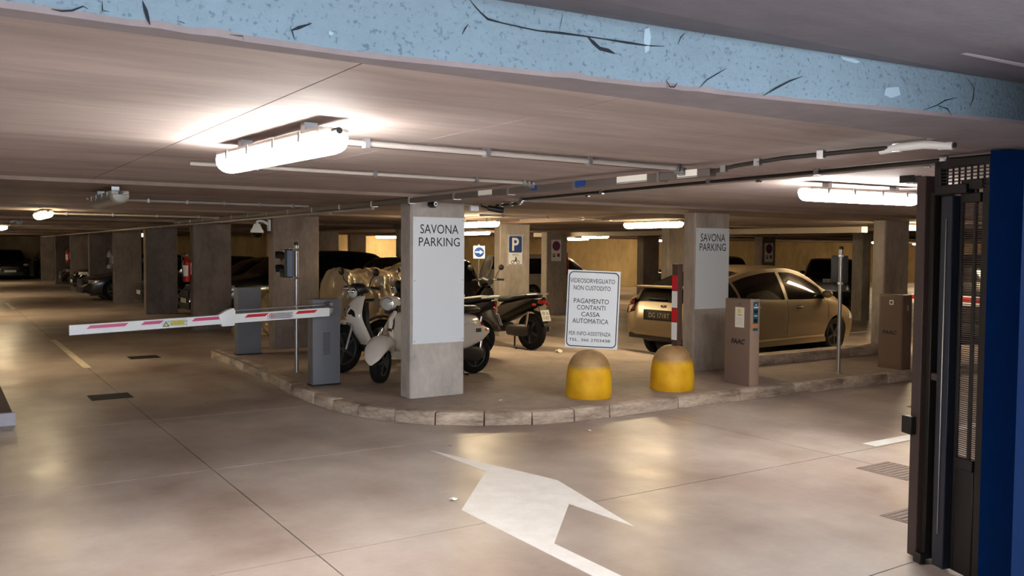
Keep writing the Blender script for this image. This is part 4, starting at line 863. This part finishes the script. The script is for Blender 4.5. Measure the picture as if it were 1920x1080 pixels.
def scooter(lbl, loc, rz, paint, style='sh', wb=1.36, r=.30, rear_paint=None, steer=0., plate=None, screen=False, mirrors=True, lean=0):
    t = thing('scooter', lbl, 'scooter', loc, rz, 'parked scooters', rx=lean); rp = rear_paint or paint; f, b = wb/2, -wb/2; ves = style == 'vespa'
    # steering group
    def steer_pt(p):
        d = Vector(p)-Vector((f-.03, 0, 0)); c, s_ = math.cos(steer), math.sin(steer); return (f-.03+d.x*c-d.y*s_, d.x*s_+d.y*c, p[2])
    def stx(mb): mb.v = [steer_pt(p) for p in mb.v]; return mb
    wheel_parts(t, 'front_wheel', f, 0, r, .11, ALLOYD, 5, 1, steer=steer); wheel_parts(t, 'rear_wheel', b, 0, r, .125, ALLOYD, 5, 1, rot=.3)
    hx, hz = f-.27, .90 if ves else 1.02
    for sd in ((-1,) if ves else (-1, 1)): stx(MB().tube([(f, sd*.075, r), (f-.10, sd*.075, r+.30), (f-.13, sd*.04, r+.40)], .02, 10)).build('fork_leg', STEEL if not ves else CHROME, t, smooth=50)
    MB().tube([(f-.13, 0, r+.36), (hx, 0, hz)], .035, 10).build('steering_column', BLKPL, t, smooth=50)
    a0, a1 = (.12, 2.6) if ves else (.45, 2.5)
    fr = r*1.10; fw_ = .095 if ves else .075
    def fen(u_, v_):
        a = a0+(a1-a0)*u_; e = math.sin(PI*min(1, max(0, u_)))**.4; ph = -1.45+2.9*v_; ww = fw_*(.55+.45*e); rr = fr+.05*math.cos(ph)*(1.2 if ves else .7)
        return (f+rr*math.cos(a), ww*math.sin(ph), r+rr*math.sin(a))
    if ves: stx(bodyloft([(f+.33, r+.03, .03, .025), (f+.285, r+.09, .10, .06, .45), (f+.20, r+.165, .135, .085, .3), (f+.06, r+.225, .145, .10), (f-.10, r+.225, .135, .10, -.1), (f-.22, r+.17, .10, .10, -.5), (f-.28, r+.08, .04, .05)], p=2.1)).build('front_fender', paint, t, smooth=60)
    else: stx(MB().grid(fen, 20, 10)).build('front_fender', paint, t, smooth=60)
    # leg shield
    if ves: sh = shell([(hx+.03, hz-.06), (hx+.08, .80), (hx+.10, .60), (hx+.05, .42), (hx-.04, .30)], [.09, .17, .24, .25, .20], .07, .03)
    else: sh = shell([(hx+.05, hz-.04), (hx+.15, .88), (hx+.22, .74), (hx+.13, .54), (hx-.02, .32)], [.08, .15, .20, .19, .13], .10, .035)
    ls = sh.build('leg_shield', paint, t, smooth=50)
    if ves: MB().tube([(hx+.055, 0, hz-.06), (hx+.125, 0, .75), (hx+.125, 0, .62), (hx+.09, 0, .45)], [.028, .03, .035, .02], 10).build('horn_cover', paint, ls, smooth=60); [MB().ell((hx+.03, sd*.20, .60), (.02, .035, .022)).build('front_indicator', ORANGE, ls, smooth=60) for sd in (-1, 1)]
    else:
        for sd in (-1, 1): MB().slab([(hx+.18, sd*.09, .82), (hx+.205, sd*.05, .76), (hx+.155, sd*.155, .72), (hx+.14, sd*.15, .78)], (.012, 0, 0)).build('front_indicator', BLKGL, ls)
        MB().slab([(hx+.185, -.03, .86), (hx+.185, .03, .86), (hx+.235, .02, .72), (hx+.235, -.02, .72)], (-.02, 0, 0)).build('front_panel', DGR, ls)
    inner = shell([(hx-.01, hz-.08), (hx+.04, .82), (hx+.06, .66), (hx+.0, .48), (hx-.10, .34)], [.07, .13, .17, .17, .14], .05, .05).build('inner_shield', BLKPL, t, smooth=50)
    # headset
    hs = stx(bodyloft([(hx-.12, hz+.03, .07, .045), (hx-.03, hz+.05, .13, .075), (hx+.06, hz+.04, .11, .085), (hx+.10, hz+.03, .07, .065)])).build('handlebar_cowl', paint if ves else BLKPL, t, smooth=50)
    if ves: stx(MB().lathe([(.075, 0), (.07, .02), (.03, .035)], (hx+.09, 0, hz+.03), 'x', 20)).build('headlight', HEADL, hs, smooth=50); stx(MB().lathe([(.08, -.01), (.082, .004), (.076, .008)], (hx+.09, 0, hz+.03), 'x', 20)).build('headlight_rim', CHROME, hs, smooth=50)
    else:
        stx(MB().ell((hx+.10, 0, hz+.0), (.045, .085, .07))).build('headlight', HEADL, hs, smooth=60)
        for sd in (-1, 1): stx(MB().ell((hx+.115, sd*.045, hz+.02), (.04, .03, .03))).build('reflector_bowl', CHROME, hs, smooth=60)
    stx(MB().tube([(hx-.06, -.34, hz+.06), (hx-.02, -.18, hz+.07), (hx-.02, .18, hz+.07), (hx-.06, .34, hz+.06)], .013, 8)).build('handlebar', STEEL, t, smooth=50)
    for sd in (-1, 1):
        stx(MB().tube([(hx-.02-.013, sd*.21, hz+.07), (hx-.06, sd*.35, hz+.06)], .018, 8)).build('grip', BLKPL, t, smooth=50)
        stx(MB().tube([(hx+.0, sd*.18, hz+.05), (hx+.0, sd*.24, hz+.05), (hx-.03, sd*.33, hz+.045)], .006, 6)).build('brake_lever', STEEL, t, smooth=50)
        if mirrors:
            stx(MB().tube([(hx-.02, sd*.19, hz+.08), (hx+.02, sd*.27, hz+.17), (hx+.0, sd*.32, hz+.24)], .007, 6)).build('mirror_stalk', BLKPL, t, smooth=50)
            stx(MB().ell((hx-.0, sd*.34, hz+.27), (.02, .065, .05))).build('mirror', BLKPL, t, smooth=60)
    if screen: stx(shell([(hx+.12, hz+.02), (hx+.08, hz+.18), (hx+.0, hz+.36), (hx-.06, hz+.48)], [.08, .12, .11, .06], .05, .006)).build('windscreen', mat('smoked_windscreen', rgb(150, 150, 146), rough=.06, trans=.85, spec=.5), t, smooth=60)
    # floor and rear
    bodyloft([(hx+.02, .31, .14, .045), (hx-.12, .295, .16, .05), (hx-.40, .29, .165, .055), (hx-.55, .33, .14, .07)], p=4).build('floorboard', BLKPL if not ves else paint, t, smooth=50)
    MB().box(hx-.42, hx-.08, -.13, .13, .342, .352).build('floor_mat', BLKPL, t, bevel=.004)
    sx = hx-.42                                    # front of the seat pedestal
    if ves:
        bodyloft([(sx+.06, .50, .10, .16), (sx-.02, .56, .15, .20), (sx-.25, .60, .17, .20), (sx-.50, .62, .16, .18), (sx-.72, .60, .11, .15), (sx-.82, .56, .05, .09)]).build('rear_body', paint, t, smooth=50)
        for sd in (-1, 1):
            c_ = bodyloft([(sx-.02, .46, .02, .04), (sx-.10, .47, .07, .11), (sx-.30, .49, .10, .165), (sx-.52, .51, .095, .16), (sx-.74, .53, .06, .10), (sx-.86, .55, .015, .03)]); c_.v = [(p[0], p[1]+sd*.13, p[2]) for p in c_.v]
            c_o = c_.build('side_cowl', rp, t, smooth=50)
            for k in range(4): MB().box(sx-.66+k*.022, sx-.655+k*.022, sd*.222-.012, sd*.222+.003 if sd > 0 else sd*.222+.012, .55, .60).build('cowl_slot', BLKPL, c_o)
        bodyloft([(sx+.02, .79, .08, .03), (sx-.05, .81, .13, .05), (sx-.30, .80, .145, .055), (sx-.45, .83, .15, .06), (sx-.70, .83, .12, .05), (sx-.78, .82, .06, .03)]).build('seat', SEATM, t, smooth=50)
        tail = sx-.84
    else:
        bodyloft([(sx+.05, .46, .09, .12), (sx-.05, .55, .14, .18), (sx-.30, .62, .155, .17), (sx-.55, .69, .14, .13), (sx-.80, .76, .105, .09), (sx-.98, .80, .05, .05)]).build('rear_body', rp, t, smooth=50)
        for sd in (-1, 1): MB().slab([(sx-.05, sd*.155, .66), (sx-.75, sd*.13, .83), (sx-.88, sd*.09, .83), (sx-.50, sd*.15, .66), (sx-.12, sd*.16, .50)], (0, sd*.012, 0)).build('side_panel', DGR, t, bevel=.004)
        bodyloft([(sx+.04, .76, .07, .03), (sx-.04, .78, .12, .05), (sx-.30, .79, .14, .05), (sx-.42, .83, .145, .055), (sx-.75, .87, .12, .05), (sx-.90, .88, .06, .03)]).build('seat', SEATM, t, smooth=50)
        tail = sx-.98
        MB().tube([(tail+.25, -.12, .88), (tail+.02, -.12, .90), (tail-.05, 0, .90), (tail+.02, .12, .90), (tail+.25, .12, .88)], .012, 8).build('grab_rail', STEEL, t, smooth=50)
    # drive train
    bodyloft([(b+.45, .30, .05, .09), (b+.25, .30, .075, .10), (b, r+.02, .07, .10), (b-.06, r+.02, .04, .06)]).build('engine_case', mat('engine_grey', rgb(54, 52, 52), rough=.5, metal=.4), t, smooth=50).location = (0, .10, 0)
    MB().tube([(b+.35, -.13, .24), (b+.15, -.15, .27), (b-.20, -.16, .34)], [.03, .055, .05], 12).build('exhaust', BLKPL, t, smooth=50); MB().tube([(b-.20, -.16, .34), (b-.26, -.16, .35)], .022, 10).build('exhaust_tip', CHROME, t, smooth=50)
    MB().tube([(b, .13, r+.05), (b-.06, .13, .62)], .022, 10).build('shock_absorber', CHROME, t, smooth=50)
    for sd in (-1, 1): MB().tube([(b+.30, sd*.09, .26), (b+.26, sd*.13, .03), (b+.20, sd*.15, .012)], .014, 8).build('stand_leg', BLKPL, t, smooth=50)
    def rf(u_, v_): a = 1.2+1.5*u_; ph = -1.3+2.6*v_; rr = r*1.12+.02*math.cos(ph); return (b+rr*math.cos(a), .075*math.sin(ph), r+rr*math.sin(a))
    MB().grid(rf, 12, 6).build('rear_fender', BLKPL, t, smooth=60)
    tz = .60 if ves else .76
    MB().ell((tail+.03, 0, tz+.02), (.035, .085 if ves else .10, .045)).build('tail_light', REDL, t, smooth=60)
    for sd in (-1, 1): MB().ell((tail+.06, sd*.15, tz-.03), (.03, .035, .025)).build('rear_indicator', ORANGE if ves else REDL, t, smooth=60)
    arm_ = MB().slab([(tail+.06, -.06, tz-.04), (tail+.06, .06, tz-.04), (tail-.07, .05, tz-.36), (tail-.07, -.05, tz-.36)], (.02, 0, .01)).build('plate_bracket', BLKPL, t)
    if plate:
        c, s_ = math.cos(.35), math.sin(.35); o = Vector((tail-.045, 0, tz-.20)); u_ = Vector((s_, 0, c)); n_ = Vector((-c, 0, s_)); y_ = Vector((0, 1, 0))
        pl = MB().slab([o-y_*.09-u_*.09, o+y_*.09-u_*.09, o+y_*.09+u_*.09, o-y_*.09+u_*.09], n_*.006).build('licence_plate', PLATE, arm_)
        for q, s2 in ((.038, plate[0]), (-.038, plate[1])): text(s2, BLACK, pl, o+u_*q+n_*.0072, -y_, u_, .14, .055)
    return t
scooter('cream classic scooter half hidden behind the front name-board column', (5.08, 9.62, I), PI+.13, CREAM, 'vespa', 1.40, .245, steer=.62, mirrors=False)
scooter('white tall-wheeled scooter between the barrier cabinet and the cream scooter', (5.02, 10.62, I), PI+.05, CREAM, 'sh', 1.38, .31, rear_paint=CREAM, steer=.25)
scooter('black scooter on its stand in front of the motorcycle sign column', (7.83, 12.22, I), math.radians(99), BLKGL, 'sh', 1.40, .29, plate=('EB 36', '01857'), screen=True)
scooter('dark scooter with red tail lamps showing its plate right of the front column', (5.98, 11.30, I), PI-.35, DGR, 'sh', 1.36, .29, rear_paint=BLKGL, plate=('DG 11', '80425'))

# ------------------------------------------------------------------ covered motorcycle and bundle
def cover(name, lbl, loc, rz, hs, ws, x0, x1, seed, zfun=None):
    fh, fw_ = herm(hs), herm(ws)
    def P(u_, v_):
        x = x0+(x1-x0)*u_; hh = fh(x); ww = fw_(x); s_ = 2*v_-1
        a = abs(s_); sg = 1 if s_ >= 0 else -1
        if a < .45: y = ww*.62*(a/.45); z = hh*(1-.10*(a/.45)**2)
        else: q = (a-.45)/.55; y = ww*(.62+.38*q**.6); z = hh*.90*(1-q)
        q = max(0, a-.25)/.75; p = Vector((x+seed, y*sg*1.1, z*.6))
        r1 = 1-2*abs(noise.noise(p*3.6+Vector((0, z*1.5, 0)))); r2 = 1-2*abs(noise.noise(p*8.5)); rr = .085*r1+.05*r2
        return (x+.05*noise.noise(p*4), sg*max(0, y+rr*(.4+q)), max(.004, z+(.05*r1+.025*r2-.04)*(1-q)*min(1, 8*min(u_, 1-u_))))
    o = MB().grid(P, 84, 60).build(name, TARP, None, smooth=30); o.location = loc; o.rotation_euler = (0, 0, rz); md = o.modifiers.new('thickness', 'SOLIDIFY'); md.thickness = .004
    return tag(o, lbl, 'tarpaulin')
cover('covered_motorcycle', 'motorcycle under a shiny beige tarpaulin behind the scooters', (5.86, 12.62, I), .05, [(-1.0, .25), (-.93, 1.15), (-.82, 1.30), (-.3, 1.28), (.1, 1.29), (.3, 1.36), (.5, 1.30), (.75, 1.15), (.95, .95), (1.05, .2)], [(-1.0, .25), (-.7, .44), (.3, .44), (.9, .35), (1.05, .15)], -1.0, 1.05, 4)
cover('covered_bundle', 'low beige tarpaulin bundle beside the extinguisher column', (5.35, 17.5, 0), .9, [(-.5, .1), (-.35, .45), (-.1, .72), (.15, .82), (.35, .60), (.5, .1)], [(-.5, .15), (0, .36), (.5, .15)], -.5, .5, 9)
# litter
def scrap(lbl, x, y, z, s_, seed):
    rnd = random.Random(seed); n = 8; b = MB(); b.v = [(0, 0, s_*.5)]+[(s_*rnd.uniform(.7, 1.2)*math.cos(2*PI*k/n), s_*rnd.uniform(.5, .9)*math.sin(2*PI*k/n), rnd.choice((0, s_*.25))) for k in range(n)]+[(0, 0, 0)]
    b.f = [(0, 1+k, 1+(k+1) % n) for k in range(n)]+[(n+1, 1+(k+1) % n, 1+k) for k in range(n)]; o = b.build('paper_scrap', PAPER); o.location = (x, y, z+.004); o.rotation_euler = (0, 0, seed); tag(o, lbl, 'litter', 'paper scraps on the floor')
scrap('crumpled pale scrap on the floor left of the white notice', 8.1, 11.0, I, .10, 1); scrap('small pale scrap beside the left edge of the arrow', 2.93, 5.18, 0, .035, 2)
scrap('tiny pale scrap on the island right of the front column', 4.95, 7.75, I, .025, 3); scrap('tiny pale scrap on the floor before the left bollard', 5.15, 6.5, 0, .025, 4)
